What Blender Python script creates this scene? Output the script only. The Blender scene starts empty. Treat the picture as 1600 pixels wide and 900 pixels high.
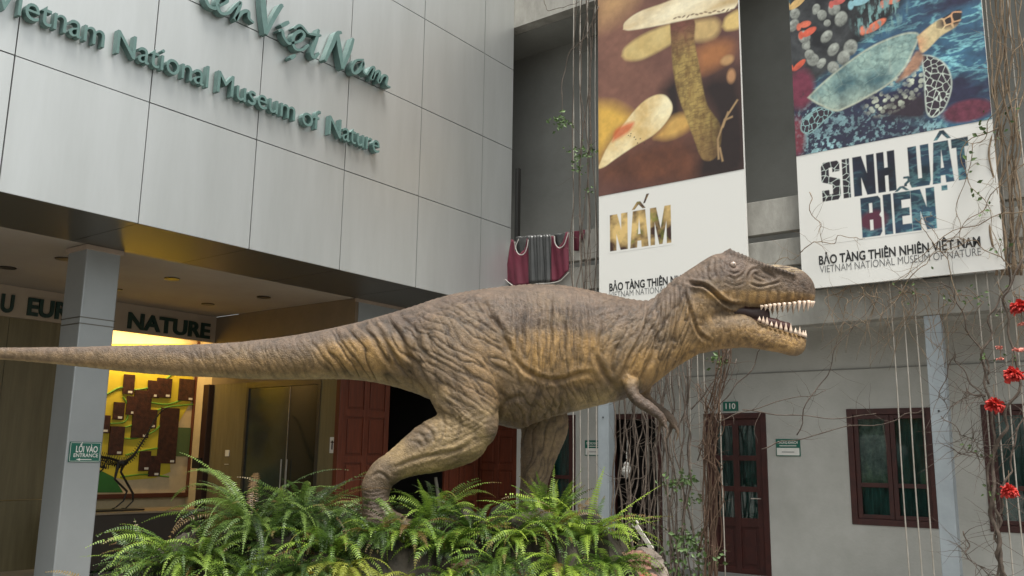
import bpy, bmesh, math, random
import numpy as np
from mathutils import Vector, Matrix, noise as mnoise
random.seed(7); RNG = np.random.default_rng(7)
SC = bpy.context.scene
COL = SC.collection

# ------------------------------------------------------------------ camera
FOC = 1402.5
PITCH, ROLL, YAW = [math.radians(a) for a in (10.797, 0.82, 37.157)]
FW = np.array([-math.sin(YAW)*math.cos(PITCH), math.cos(YAW)*math.cos(PITCH), math.sin(PITCH)])
R0 = np.array([math.cos(YAW), math.sin(YAW), 0.0]); U0 = np.cross(R0, FW)
RT = R0*math.cos(ROLL)+U0*math.sin(ROLL); UP = -R0*math.sin(ROLL)+U0*math.cos(ROLL)
EYE = np.array([0, 0, 1.6])
cd = bpy.data.cameras.new("camera"); cam = bpy.data.objects.new("camera", cd); COL.objects.link(cam)
cam.matrix_world = Matrix(((RT[0], UP[0], -FW[0], 0), (RT[1], UP[1], -FW[1], 0), (RT[2], UP[2], -FW[2], 1.6), (0, 0, 0, 1)))
cd.sensor_width = 36; cd.lens = 36*FOC/1600; cd.clip_end = 500; cd.clip_start = 0.05
SC.camera = cam

# ------------------------------------------------------------------ light
SUN_EL, SUN_AZ = math.radians(68), math.radians(120)      # azimuth clockwise from +Y
w = bpy.data.worlds.new("World"); SC.world = w; w.use_nodes = True
nt = w.node_tree; bg = nt.nodes['Background']
sky = nt.nodes.new('ShaderNodeTexSky'); sky.sky_type = 'NISHITA'; sky.sun_disc = False
sky.sun_elevation = SUN_EL; sky.sun_rotation = SUN_AZ; sky.air_density = 1.0; sky.dust_density = 4.0; sky.ozone_density = 1.0
hs = nt.nodes.new('ShaderNodeHueSaturation'); hs.inputs['Saturation'].default_value = 0.22
tint = nt.nodes.new('ShaderNodeMix'); tint.data_type = 'RGBA'; tint.blend_type = 'MULTIPLY'; tint.inputs[0].default_value = 1
tint.inputs[7].default_value = (0.98, 1.0, 0.95, 1)
nt.links.new(sky.outputs[0], hs.inputs['Color']); nt.links.new(hs.outputs[0], tint.inputs[6]); nt.links.new(tint.outputs[2], bg.inputs[0])
bg.inputs[1].default_value = 0.115
sl = bpy.data.lights.new("sun", 'SUN'); sl.energy = 2.1; sl.angle = math.radians(22); sl.color = (1, 0.965, 0.90)
sun = bpy.data.objects.new("sun", sl); COL.objects.link(sun)
sd = Vector((math.sin(SUN_AZ)*math.cos(SUN_EL), math.cos(SUN_AZ)*math.cos(SUN_EL), math.sin(SUN_EL)))
sun.rotation_euler = sd.to_track_quat('Z', 'Y').to_euler()
vs = SC.view_settings; vs.view_transform = 'Standard'; vs.look = 'None'; vs.exposure = 0.98; vs.gamma = 1
SC.cycles.max_bounces = 6; SC.cycles.use_denoising = True

# ------------------------------------------------------------------ helpers
def ray(x, y): return FW+RT*(x-800)/FOC-UP*(y-450)/FOC
def onp(x, y, ax, v):
    d = ray(x, y); return EYE+d*((v-EYE[ax])/d[ax])
H = np.array([-math.sin(YAW), math.cos(YAW), 0]); E1 = np.array([math.cos(YAW), math.sin(YAW), 0]); E2 = np.array([0, 0, 1.0]); E3 = -H
def onv(x, y, D):
    d = ray(x, y); return EYE+d*(D/(d@H))
def proj(P):
    d = np.asarray(P)-EYE; z = d@FW
    return 800+FOC*(d@RT)/z, 450-FOC*(d@UP)/z

MATS = {}
def mat(name, col, rough=0.7, metal=0.0, col2=None, nscale=4.0, bump=0.0, bscale=40.0, stretch=None, spec=0.5, emit=None, estr=0, detail=6, transl=0.0, coat=0):
    if name in MATS: return MATS[name]
    m = bpy.data.materials.new(name); m.use_nodes = True; t = m.node_tree; b = t.nodes['Principled BSDF']
    b.inputs['Roughness'].default_value = rough; b.inputs['Metallic'].default_value = metal
    b.inputs['Specular IOR Level'].default_value = spec; b.inputs['Coat Weight'].default_value = coat
    if emit: b.inputs['Emission Color'].default_value = (*emit, 1); b.inputs['Emission Strength'].default_value = estr
    tc = t.nodes.new('ShaderNodeTexCoord'); mp = t.nodes.new('ShaderNodeMapping')
    t.links.new(tc.outputs['Object'], mp.inputs[0])
    if stretch: mp.inputs['Scale'].default_value = stretch
    c2 = col2 or tuple(c*0.8 for c in col)
    n = t.nodes.new('ShaderNodeTexNoise'); n.inputs['Scale'].default_value = nscale; n.inputs['Detail'].default_value = detail; n.inputs['Roughness'].default_value = 0.65
    r = t.nodes.new('ShaderNodeValToRGB'); r.color_ramp.elements[0].position = 0.3; r.color_ramp.elements[1].position = 0.7
    r.color_ramp.elements[0].color = (*c2, 1); r.color_ramp.elements[1].color = (*col, 1)
    t.links.new(mp.outputs[0], n.inputs['Vector']); t.links.new(n.outputs[0], r.inputs[0]); t.links.new(r.outputs[0], b.inputs['Base Color'])
    if bump:
        n2 = t.nodes.new('ShaderNodeTexNoise'); n2.inputs['Scale'].default_value = bscale; n2.inputs['Detail'].default_value = 5
        t.links.new(mp.outputs[0], n2.inputs['Vector'])
        bp = t.nodes.new('ShaderNodeBump'); bp.inputs['Strength'].default_value = bump; bp.inputs['Distance'].default_value = 0.01
        t.links.new(n2.outputs[0], bp.inputs['Height']); t.links.new(bp.outputs[0], b.inputs['Normal'])
    MATS[name] = m; return m

def wloc(o):
    v = Vector((0, 0, 0))
    while o: v = v+o.location; o = o.parent
    return v
class M:
    def __init__(s): s.v = []; s.f = []
    def add(s, vs, fs):
        o = len(s.v); s.v += [tuple(map(float, p)) for p in vs]; s.f += [tuple(i+o for i in f) for f in fs]
    def box(s, a, b, R=None):
        x0, y0, z0 = a; x1, y1, z1 = b
        vs = [(x0,y0,z0),(x1,y0,z0),(x1,y1,z0),(x0,y1,z0),(x0,y0,z1),(x1,y0,z1),(x1,y1,z1),(x0,y1,z1)]
        if R is not None: vs = [tuple(R @ Vector(p)) for p in vs]
        s.add(vs, [(3,2,1,0),(4,5,6,7),(0,1,5,4),(1,2,6,5),(2,3,7,6),(3,0,4,7)])
    def quad(s, *p): s.add(p, [tuple(range(len(p)))])
    def prism(s, poly, vec):
        n = len(poly); vec = np.array(vec); P = [np.array(p, float) for p in poly]
        s.add(P+[p+vec for p in P], [tuple(range(n))[::-1], tuple(range(n, 2*n))]+[(i, (i+1) % n, (i+1) % n+n, i+n) for i in range(n)])
    def tube(s, pts, rad, seg=6, cap=True):
        P = [np.array(p, float) for p in pts]; n = len(P)
        if not hasattr(rad, '__len__'): rad = [rad]*n
        prev = None; rings = []
        for i in range(n):
            d = P[min(i+1, n-1)]-P[max(i-1, 0)]; L = np.linalg.norm(d); d = d/L if L > 1e-9 else np.array([0, 0, 1.])
            if prev is None:
                a = np.cross(d, [0, 0, 1.0]);
                if np.linalg.norm(a) < 0.1: a = np.cross(d, [1.0, 0, 0])
            else: a = prev-d*(prev@d)
            a = a/np.linalg.norm(a); prev = a; b = np.cross(d, a)
            rings.append([P[i]+rad[i]*(a*math.cos(k*2*math.pi/seg)+b*math.sin(k*2*math.pi/seg)) for k in range(seg)])
        vs = [q for r in rings for q in r]; fs = []
        for i in range(n-1):
            for k in range(seg):
                k2 = (k+1) % seg; fs.append((i*seg+k, i*seg+k2, (i+1)*seg+k2, (i+1)*seg+k))
        if cap: fs += [tuple(range(seg))[::-1], tuple((n-1)*seg+k for k in range(seg))]
        s.add(vs, fs)
    def ell(s, c, r, seg=10, rings=6, R=None):
        vs = []; fs = []; c = np.array(c, float)
        for i in range(rings+1):
            th = math.pi*i/rings
            for k in range(seg):
                ph = 2*math.pi*k/seg; p = np.array([r[0]*math.sin(th)*math.cos(ph), r[1]*math.sin(th)*math.sin(ph), r[2]*math.cos(th)])
                if R is not None: p = np.array(R @ Vector(p))
                vs.append(c+p)
        for i in range(rings):
            for k in range(seg): fs.append((i*seg+k, (i+1)*seg+k, (i+1)*seg+(k+1) % seg, i*seg+(k+1) % seg))
        s.add(vs, fs)
    def build(s, name, m, parent=None, smooth=False, bevel=0, **k):
        me = bpy.data.meshes.new(name); me.from_pydata(s.v, [], s.f); me.update()
        o = bpy.data.objects.new(name, me); COL.objects.link(o); me.materials.append(m)
        if parent is not None:
            o.parent = parent; me.transform(Matrix.Translation(-wloc(parent)))
        if bevel:
            md = o.modifiers.new('bevel', 'BEVEL'); md.width = bevel; md.segments = 2; md.limit_method = 'ANGLE'
        if smooth: me.polygons.foreach_set('use_smooth', [True]*len(me.polygons))
        if k: tag(o, **k)
        return o
def tag(o, label=None, cat=None, group=None, kind=None):
    if label: o['label'] = label
    if cat: o['category'] = cat
    if group: o['group'] = group
    if kind: o['kind'] = kind
    return o
def thing(name, label, cat, loc=(0, 0, 0), group=None):
    o = bpy.data.objects.new(name, None); COL.objects.link(o); o.location = loc; o.empty_display_size = 0.1
    return tag(o, label, cat, group)
def bx(name, a, b, m, parent=None, bevel=0, **k):
    q = M(); q.box([min(i, j) for i, j in zip(a, b)], [max(i, j) for i, j in zip(a, b)]); return q.build(name, m, parent, bevel=bevel, **k)
def text_verts(body, offset=0.0, extrude=0.0, shear=0.0):
    c = bpy.data.curves.new('t', 'FONT'); c.body = body; c.offset = offset; c.extrude = extrude; c.shear = shear; c.resolution_u = 4
    o = bpy.data.objects.new('t', c); COL.objects.link(o); bpy.context.view_layer.update()
    dg = bpy.context.evaluated_depsgraph_get(); me = bpy.data.meshes.new_from_object(o.evaluated_get(dg))
    vs = [tuple(v.co) for v in me.vertices]; fs = [tuple(p.vertices) for p in me.polygons]
    bpy.data.objects.remove(o); bpy.data.curves.remove(c); bpy.data.meshes.remove(me); return vs, fs
def text_on(q, body, org, ux, uy, un, width=None, height=1.0, offset=0.0, depth=0.0):
    """lay text: org = baseline start, ux/uy unit axes, height = size of one em unit, width = forced total width"""
    vs, fs = text_verts(body, offset, 0.5 if depth else 0.0)
    x0 = min(v[0] for v in vs); x1 = max(v[0] for v in vs); sx = (width/(x1-x0)) if width else height
    org = np.array(org, float); ux, uy, un = map(lambda a: np.array(a, float), (ux, uy, un))
    P = [org+ux*(v[0]-x0)*sx+uy*v[1]*height+un*((v[2]+0.5)*depth if depth else 0.0) for v in vs]
    q.add(P, fs)

# ------------------------------------------------------------------ materials
m_clad = mat('brushed_cladding', (0.60, 0.615, 0.615), 0.44, 0.78, (0.53, 0.545, 0.54), 1.1, 0.08, 2.0, stretch=(2.5, 2.5, 0.35))
m_gap = mat('dark_joint', (0.03, 0.03, 0.03), 0.9)
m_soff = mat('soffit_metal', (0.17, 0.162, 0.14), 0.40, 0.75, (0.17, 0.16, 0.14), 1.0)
m_ceil = mat('ceiling_plaster', (0.40, 0.35, 0.29), 0.85, 0, (0.35, 0.30, 0.25), 1.2)
m_plaster = mat('grey_plaster', (0.50, 0.495, 0.465), 0.9, 0, (0.39, 0.385, 0.355), 1.6, 0.25, 30)
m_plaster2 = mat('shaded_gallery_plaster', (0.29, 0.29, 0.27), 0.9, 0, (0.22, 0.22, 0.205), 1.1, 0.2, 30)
m_conc = mat('weathered_concrete', (0.40, 0.385, 0.35), 0.9, 0, (0.25, 0.24, 0.215), 5.0, 0.3, 50, stretch=(1, 1, 0.4))
m_wood = mat('olive_wood_panel', (0.20, 0.165, 0.085), 0.45, 0, (0.135, 0.11, 0.055), 3.0, 0.05, 20, stretch=(5, 5, 0.35))
m_redwood = mat('red_wood', (0.115, 0.026, 0.010), 0.42, 0, (0.06, 0.014, 0.006), 5.0, 0.08, 40, stretch=(5, 5, 0.5))
m_redframe = mat('dark_red_frame', (0.062, 0.014, 0.010), 0.5, 0, (0.032, 0.009, 0.008), 7, 0.15, 50)
m_glass = mat('teal_window_glass', (0.045, 0.095, 0.095), 0.10, 0, (0.010, 0.022, 0.022), 4, 0.12, 6, spec=0.8, detail=3)
m_glass2 = mat('dusty_door_glass', (0.05, 0.06, 0.055), 0.15, 0, (0.03, 0.035, 0.03), 2, spec=0.7)
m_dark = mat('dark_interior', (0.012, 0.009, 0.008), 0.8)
m_blue = mat('pale_blue_paint', (0.34, 0.38, 0.41), 0.5, 0, (0.27, 0.305, 0.33), 4, 0.1, 40)
m_pillar = mat('pillar_metal', (0.40, 0.42, 0.43), 0.4, 0.4, (0.35, 0.37, 0.38), 1.5)
m_teal = mat('teal_letter_paint', (0.135, 0.225, 0.21), 0.4, 0.1, (0.10, 0.175, 0.165), 12)
m_green = mat('green_sign', (0.01, 0.13, 0.09), 0.35)
m_white = mat('white_paint', (0.75, 0.74, 0.70), 0.5, 0, (0.68, 0.67, 0.63), 5)
m_dgreen = mat('dark_green_letter', (0.008, 0.035, 0.025), 0.5)
m_black = mat('black_metal', (0.01, 0.009, 0.008), 0.5)
m_wire = mat('steel_wire', (0.55, 0.52, 0.47), 0.4, 0.5, (0.34, 0.30, 0.25), 14, stretch=(1, 1, 0.6))
m_vine = mat('dry_vine_bark', (0.16, 0.125, 0.10), 0.9, 0, (0.06, 0.044, 0.034), 14, 0.4, 60)
m_vine2 = mat('pale_twig', (0.27, 0.20, 0.13), 0.9, 0, (0.13, 0.09, 0.06), 14, 0.3, 60)
m_trunk = mat('reddish_vine_trunk', (0.13, 0.082, 0.052), 0.9, 0, (0.07, 0.038, 0.025), 20, 0.6, 40, stretch=(1, 1, 0.2))
m_ground = mat('courtyard_paving', (0.20, 0.19, 0.175), 0.85, 0, (0.14, 0.135, 0.125), 0.8, 0.3, 20)
m_rock = mat('rock', (0.26, 0.215, 0.18), 0.9, 0, (0.10, 0.08, 0.065), 5, 0.8, 18)
m_rock2 = mat('red_rock', (0.33, 0.16, 0.11), 0.85, 0, (0.14, 0.08, 0.06), 9, 0.8, 22)
m_bprint = mat('banner_white', (0.72, 0.71, 0.68), 0.45, 0, (0.72, 0.71, 0.68), 1.5)
m_ink = mat('black_ink', (0.02, 0.02, 0.022), 0.6)
m_grey_ink = mat('grey_ink', (0.13, 0.13, 0.135), 0.6)
m_maroon = mat('maroon_cloth', (0.13, 0.010, 0.030), 0.75, 0, (0.08, 0.008, 0.02), 3)
m_plastic = mat('dark_plastic', (0.05, 0.05, 0.048), 0.25, 0, (0.03, 0.03, 0.03), 5)

def clear_glass(name, tint_, gl):
    m = bpy.data.materials.new(name); m.use_nodes = True; t = m.node_tree; t.nodes.remove(t.nodes['Principled BSDF'])
    a = t.nodes.new('ShaderNodeBsdfTransparent'); a.inputs[0].default_value = (*tint_, 1); g_ = t.nodes.new('ShaderNodeBsdfGlossy'); g_.inputs['Roughness'].default_value = 0.04; g_.inputs['Color'].default_value = (.9, .9, .9, 1)
    n_ = t.nodes.new('ShaderNodeTexNoise'); n_.inputs['Scale'].default_value = 2.5; b_ = t.nodes.new('ShaderNodeBump'); b_.inputs['Strength'].default_value = 0.08; tc = t.nodes.new('ShaderNodeTexCoord')
    t.links.new(tc.outputs['Object'], n_.inputs['Vector']); t.links.new(n_.outputs[0], b_.inputs['Height']); t.links.new(b_.outputs[0], g_.inputs['Normal'])
    lw_ = t.nodes.new('ShaderNodeFresnel'); lw_.inputs[0].default_value = 1.5; ad_ = t.nodes.new('ShaderNodeMath'); ad_.operation = 'ADD'; ad_.inputs[1].default_value = gl; t.links.new(lw_.outputs[0], ad_.inputs[0])
    mx = t.nodes.new('ShaderNodeMixShader'); t.links.new(ad_.outputs[0], mx.inputs[0]); t.links.new(a.outputs[0], mx.inputs[1]); t.links.new(g_.outputs[0], mx.inputs[2]); t.links.new(mx.outputs[0], t.nodes['Material Output'].inputs[0]); return m
m_clear = clear_glass('clear_window_glass', (.80, .88, .86), .03)
m_curt = mat('teal_curtain', (0.05, 0.15, 0.14), 0.8, 0, (0.015, 0.05, 0.05), 5, stretch=(3, 3, .6))
m_lace = mat('lace_curtain', (0.30, 0.33, 0.30), 0.8, 0, (0.04, 0.08, 0.075), 14, detail=4)
# ------------------------------------------------------------------ ground
g = M(); g.quad((-60, -40, 0), (60, -40, 0), (60, 60, 0), (-60, 60, 0)); g.build('ground', m_ground, kind='structure')
g = M()
for i in range(-9, 1):
    for j in range(3, 12):
        g.box((i*0.9+0.004, j*0.9+0.004, 0.004), (i*0.9+0.896, j*0.9+0.896, 0.03))
g.build('paving', mat('paving_slab', (0.24, 0.23, 0.21), 0.8, 0, (0.17, 0.16, 0.15), 2.0, 0.3, 30), kind='structure')

# ================================================================== museum block (left)
XF = -8.37; ZS = 3.90; XG = -9.70; XS = -13.1; YR = 9.0
mus = thing('museum_building', 'museum wing clad in large grey metal panels above a recessed entrance porch', 'building', (-9, 5, 0))
def part(q, name, m, **k): return q.build(name, m, mus, **k)
Ys = [-2.05, -0.69, 0.67, 2.03, 3.39, 4.745, 6.10, 7.46, 8.85, 10.24, 11.0]
Zs = [3.90, 5.20, 6.51, 7.88, 9.2, 10.5]
q = M()
for i in range(len(Ys)-1):
    for j in range(len(Zs)-1):
        q.box((XF-0.03, Ys[i]+0.006, Zs[j]+(0.006 if j else 0)), (XF+random.uniform(-.0015, .0015), Ys[i+1]-0.006, Zs[j+1]-0.006))
part(q, 'facade_cladding', m_clad)
bx('facade_backing', (XF-0.25, -2.05, ZS+0.02), (XF-0.035, 10.98, 10.5), m_gap, mus)
q = M()
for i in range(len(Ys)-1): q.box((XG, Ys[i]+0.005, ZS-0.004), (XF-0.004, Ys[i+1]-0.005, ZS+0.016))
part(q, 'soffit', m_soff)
bx('porch_ceiling', (XS-0.1, -2.05, ZS+0.002), (XG-0.004, YR, ZS+0.1), m_ceil, mus)
bx('upper_block', (XS, -2.05, ZS+0.11), (XF-0.26, 10.98, 10.5), m_gap, mus)
# porch rear wall : wood panels, lintel band
lb0 = onp(97, 505, 0, XS)[2]; lb1 = onp(345, 537, 0, XS)[2]; ZL = (lb0+lb1)/2
bx('lintel', (XS-0.06, -2.05, ZL), (XS, YR, ZS-0.002), mat('lintel_paint', (0.42, 0.34, 0.25), 0.7, 0, (0.36, 0.29, 0.22), 2), mus)
yb0 = onp(60, 700, 0, XS-.06)[1]; ydisp = 6.45
q = M(); yy = ydisp
while yy > -2:
    q.box((XS-0.15, yy-0.75, 0.95), (XS-0.065, yy-0.004, ZL+0.1)); q.box((XS-0.15, yy-0.75, 0.0), (XS-0.065, yy-0.004, 0.94)); yy -= 0.754
part(q, 'rear_wood_panelling', m_wood)
bx('rear_cream_wall', (XS-0.62, ydisp-0.5, 0), (XS-0.52, YR, ZS-0.004), mat('cream_wall', (0.62, 0.50, 0.30), 0.7), mus)
# porch right-hand wall (faces the camera side, along X)
def xr(px, y=700): return onp(px, y, 1, YR)[0]
xa, xb, xc, xd = xr(328), xr(380), xr(392), xr(497)
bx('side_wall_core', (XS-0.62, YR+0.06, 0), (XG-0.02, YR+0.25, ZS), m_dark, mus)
z3 = 2.75
for a_, b_ in ((xa, xb), (xd, XG-0.004)): bx('side_wood_panel', (a_, YR, 0), (b_, YR+0.055, z3), m_wood, mus)
bx('side_cream_wall', (XS-0.52, YR, 0), (xa-0.002, YR+0.055, ZS-0.004), MATS['cream_wall'], mus)
bx('side_wall_header', (XS, YR-0.004, z3), (XG-0.002, YR+0.055, ZS-0.002), mat('brown_header', (0.22, 0.165, 0.11), 0.6), mus)
bx('corner_post', (xr(319), YR-0.10, 0), (xr(328), YR+0.05, z3), mat('dark_brown_post', (0.035, 0.014, 0.01), 0.4), mus, bevel=0.005)
bx('lock_box', (xr(314), YR-0.15, 1.38), (xr(326), YR-0.102, 1.55), m_black, mus, bevel=0.004)
# glass double door
q = M(); q.box((xb, YR-0.01, 0), (xb+0.05, YR+0.05, z3)); q.box((xd-0.06, YR-0.01, 0), (xd, YR+0.05, z3))
q.box((xb+0.05, YR-0.01, 2.66), (xd-0.06, YR+0.05, z3))
gd = part(q, 'glass_door', mat('bronze_frame', (0.10, 0.09, 0.075), 0.35, 0.5))
xm = xr(448)
def sub(o, fn, name, m, **k):
    qq = M(); fn(qq); return qq.build(name, m, o, **k)
sub(gd, lambda a: a.box((xb+0.054, YR+0.015, 0.02), (xm-0.004, YR+0.03, 2.655)), 'pane', m_glass2)
sub(gd, lambda a: a.box((xm+0.01, YR+0.0, 0.02), (xd-0.064, YR+0.013, 2.655)), 'pane', mat('dark_door_glass', (0.02, 0.022, 0.015), 0.08, spec=0.8))
sub(gd, lambda a: a.box((xm-0.003, YR-0.006, 0.02), (xm+0.009, YR+0.03, 2.655)), 'meeting_rail', m_wire)
for dx in (-0.06, 0.07): sub(gd, lambda a: a.tube([(xm+dx, YR-0.04, 1.1), (xm+dx, YR-0.04, 1.55)], 0.009), 'door_handle', m_wire)
p = onp(355, 716, 1, YR)
for k in (0, 1): bx('light_switch', (p[0]-0.05, YR-0.012, p[2]+0.03-k*0.13), (p[0]+0.05, YR-0.001, p[2]+(0.13 if k == 0 else -0.03)-k*0.06), m_white, mus, bevel=0.003)
# ground floor wall beside porch, doorway with red leaves
ZD = 2.95
q = M(); q.box((XG-0.12, YR+0.06, ZD), (XG, 11.9, ZS-0.004)); q.box((XG-0.12, YR+0.06, 0), (XG, 9.12, ZD))
part(q, 'side_wall', m_pillar)
bx('wall_lip', (XG-0.004, YR-0.02, ZS-0.05), (XG+0.03, 11.0, ZS-0.006), mat('lip', (0.42, 0.33, 0.26), 0.5), mus)
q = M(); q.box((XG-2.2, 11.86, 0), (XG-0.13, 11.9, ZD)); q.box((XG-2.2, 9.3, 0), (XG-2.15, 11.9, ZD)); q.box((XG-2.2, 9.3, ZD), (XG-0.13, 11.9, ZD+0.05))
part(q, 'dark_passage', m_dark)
def door_leaf(name, parent, O, ux, un, W, Hh, rows, m, t=0.045, cols=2):
    """panelled wooden leaf built from stiles, rails and sunk panels"""
    O = np.array(O, float); ux = np.array(ux, float); un = np.array(un, float); uz = np.array([0, 0, 1.0]); q = M()
    def bb(x0, x1, z0, z1, d0, d1):
        q.add([O+ux*x+uz*z+un*d for z in (z0, z1) for d in (d0, d1) for x in (x0, x1)], [(0,1,3,2),(4,6,7,5),(0,4,5,1),(2,3,7,6),(0,2,6,4),(1,5,7,3)])
    s = 0.09; cw = (W-s*(cols+1))/cols
    for c in range(cols+1): bb(c*(cw+s), c*(cw+s)+s, 0, Hh, 0, t)
    zz = [0]+list(rows)+[Hh]
    for c in range(cols):
        x0 = s+c*(cw+s)
        for i, z in enumerate(zz):
            hh = 0.05; bb(x0, x0+cw, max(0, z-hh if i else 0), min(Hh, z+hh), 0.001, t-0.001)
        for i in range(len(zz)-1):
            bb(x0, x0+cw, zz[i]+0.045, zz[i+1]-0.045, 0.008, t-0.022)
            bb(x0+0.035, x0+cw-0.035, zz[i]+0.085, zz[i+1]-0.085, 0.006, t-0.008)
    return q.build(name, m, parent, bevel=0.003)
y0 = onp(524, 700, 0, XG+0.02)[1]; y1 = onp(602, 700, 0, XG+0.02)[1]
door_leaf('red_door', mus, (XG+0.01, 11.02, 0.02), (0, 1, 0), (1, 0, 0), 0.84, 2.9, (0.95, 1.55, 2.2), m_redwood)
door_leaf('red_door', mus, (XG+0.01, y0+0.06, 0.02), (0, 1, 0), (1, 0, 0), y1-y0-0.04, 2.9, (0.95, 1.55, 2.2), m_redwood)
bx('door_jamb', (XG+0.002, y0-0.02, 0), (XG+0.09, y0+0.055, 2.98), m_redwood, mus, bevel=0.004)
s0 = onp(516, 683, 1, YR-0.01); s1 = onp(526, 708, 1, YR-0.01)
wc = bx('washroom_sign', (s0[0], YR-0.012, s1[2]), (s1[0]+0.04, YR-0.001, s0[2]), m_white, mus)
sub(wc, lambda a: (a.box((s0[0]+0.04, YR-0.016, s1[2]+0.05), (s0[0]+0.065, YR-0.0125, s0[2]-0.05)), a.box((s0[0]+0.02, YR-0.016, s0[2]-0.08), (s0[0]+0.085, YR-0.0125, s0[2]-0.065))), 'pictogram', m_black)
# pillar
pa = onp(97, 760, 0, XG+0.0); pb = onp(148, 760, 0, XG+0.0)
py0, py1 = 4.93, 5.33
pil = bx('pillar', (XG-0.42, py0, 0), (XG, py1, ZS-0.03), m_pillar, mus, bevel=0.012)
sub(pil, lambda a: (a.box((XG-0.44, py0-0.025, ZS-0.06), (XG+0.025, py1+0.025, ZS-0.006))), 'pillar_cap', MATS['lip'], bevel=0.004)
sub(pil, lambda a: [a.box((XG-0.424, py0-0.003, z), (XG+0.004, py1+0.004, z+0.012)) for z in (3.0, 3.07)], 'pillar_band', m_soff)
# downlights
for (x, y) in ((12, 418), (100, 404), (187, 452), (269, 435), (325, 475), (412, 464)):
    p = onp(x, y, 2, ZS); q = M(); q.tube([(p[0], p[1], ZS-0.012), (p[0], p[1], ZS+0.001)], 0.10 if (x, y) != (187, 452) else 0.04, 20)
    d = part(q, 'downlight', mat('downlight_dark', (0.05, 0.04, 0.03), 0.4, 0.3))
# porch lettering
uy_, uz_, ux_ = (0, 1, 0), (0, 0, 1), (1, 0, 0)
XL = XS+0.03
for wd, pa_, pb_ in (('U', (1, 484), (21, 486)), ('EUREKA', (43, 489), (168, 502)), ('NATURE', (200, 510), (328, 529))):
    a = onp(pa_[0], pa_[1], 0, XL); b = onp(pb_[0], pb_[1], 0, XL)
    lt = M(); text_on(lt, wd, (XS+0.001, a[1], 3.52), uy_, uz_, ux_, width=b[1]-a[1], height=0.345, offset=0.03, depth=0.03); lt.build('porch_lettering', m_dgreen, mus)
lzs = [round(float(onp(p[0], p[1], 0, XL)[2]), 2) for p in ((200, 510), (328, 529), (200, 489), (328, 505))]; print('porch letters z', lzs, 'ZL', ZL)
# facade lettering, two lines
XLf = XF+0.10
for wd, a, b in (('Vietnam', -11, 163), ('National', 182, 326), ('Museum', 340, 462), ('of', 473, 501), ('Nature', 515, 594)):
    ya = onp(a, 20+(a*0.36), 0, XLf)[1]; yb = onp(b, 20+b*0.36, 0, XLf)[1]
    q = M(); text_on(q, wd, (XF+0.012, ya, 5.555), uy_, uz_, ux_, width=yb-ya, height=0.365, offset=0.0, depth=0.078)
    q.build('facade_lettering', m_teal, mus)
def smooth_path(P, n=6):
    P = [np.array(p, float) for p in P]; out = []
    Q = [2*P[0]-P[1]]+P+[2*P[-1]-P[-2]]
    for i in range(1, len(Q)-2):
        for k in range(n):
            t = k/n; a, b, c, d = Q[i-1], Q[i], Q[i+1], Q[i+2]
            out.append(0.5*((2*b)+(-a+c)*t+(2*a-5*b+4*c-d)*t*t+(-a+3*b-3*c+d)*t**3))
    out.append(P[-1]); return out
# brush-script lettering, each stroke a raised ribbon
strokes = [([(255,-40),(262,0),(285,40),(320,55),(345,40)],1),([(345,40),(400,10),(390,-25),(350,-20),(335,30),(360,85),(410,85),(450,45)],1),
 ([(450,45),(490,15),(470,80),(455,130),(500,80),(540,75),(545,120),(575,150)],1),([(628,-110),(640,60),(655,225)],1.7),([(655,225),(700,130),(750,45),(768,38)],1.25),
 ([(735,205),(760,200),(770,240),(800,285),(820,285)],.9),([(752,172),(805,145)],1.2),([(820,285),(880,270),(905,230),(880,205),(840,230),(830,280),(850,325),(900,325),(935,295)],.95),
 ([(835,190),(880,168),(932,225)],.8),([(1000,195),(985,260),(955,350),(970,380),(1000,350)],1.1),([(935,225),(1015,235)],.8),([(812,388),(845,362)],1.1),
 ([(1040,400),(1085,300),(1118,225),(1148,215)],1.3),([(1122,225),(1135,330),(1155,455)],1.5),([(1155,455),(1200,340),(1225,255)],1.1),
 ([(1292,395),(1240,402),(1215,450),(1230,485),(1270,460),(1290,410),(1290,470),(1310,495)],.9),
 ([(1310,495),(1340,450),(1362,450),(1345,525),(1370,480),(1398,475),(1390,545),(1420,500),(1447,510),(1440,560),(1467,577)],.9)]
q = M()
for pts, wd in strokes:
    q = M()
    W = [onp(260+x/4.2105, y/4.2105, 0, XLf) for x, y in pts]; W = smooth_path([(p[1], p[2]) for p in W], 5)
    n = len(W); L = []; Rr = []
    for i, p in enumerate(W):
        d = W[min(i+1, n-1)]-W[max(i-1, 0)]; d = d/(np.linalg.norm(d)+1e-9); nn = np.array([-d[1], d[0]])
        hw = 0.0185*wd*(0.62+0.34*math.sin(math.pi*i/(n-1)))*(1+0.35*abs(d[1]))
        L.append(p+nn*hw); Rr.append(p-nn*hw)
    dpt = 0.088+0.0015*len([1 for o_ in COL.objects if o_.name.startswith('script_stroke')]); vs_ = []
    for i in range(n): vs_ += [(XF+0.012, *L[i]), (XF+0.012, *Rr[i]), (XF+0.012+dpt, *Rr[i]), (XF+0.012+dpt, *L[i])]
    q.add(vs_, [(4*i+k, 4*i+(k+1) % 4, 4*i+4+(k+1) % 4, 4*i+4+k) for i in range(n-1) for k in range(4)]+[(0, 1, 2, 3), (4*n-1, 4*n-2, 4*n-3, 4*n-4)])
    q.build('script_stroke', m_teal, mus)

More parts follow.
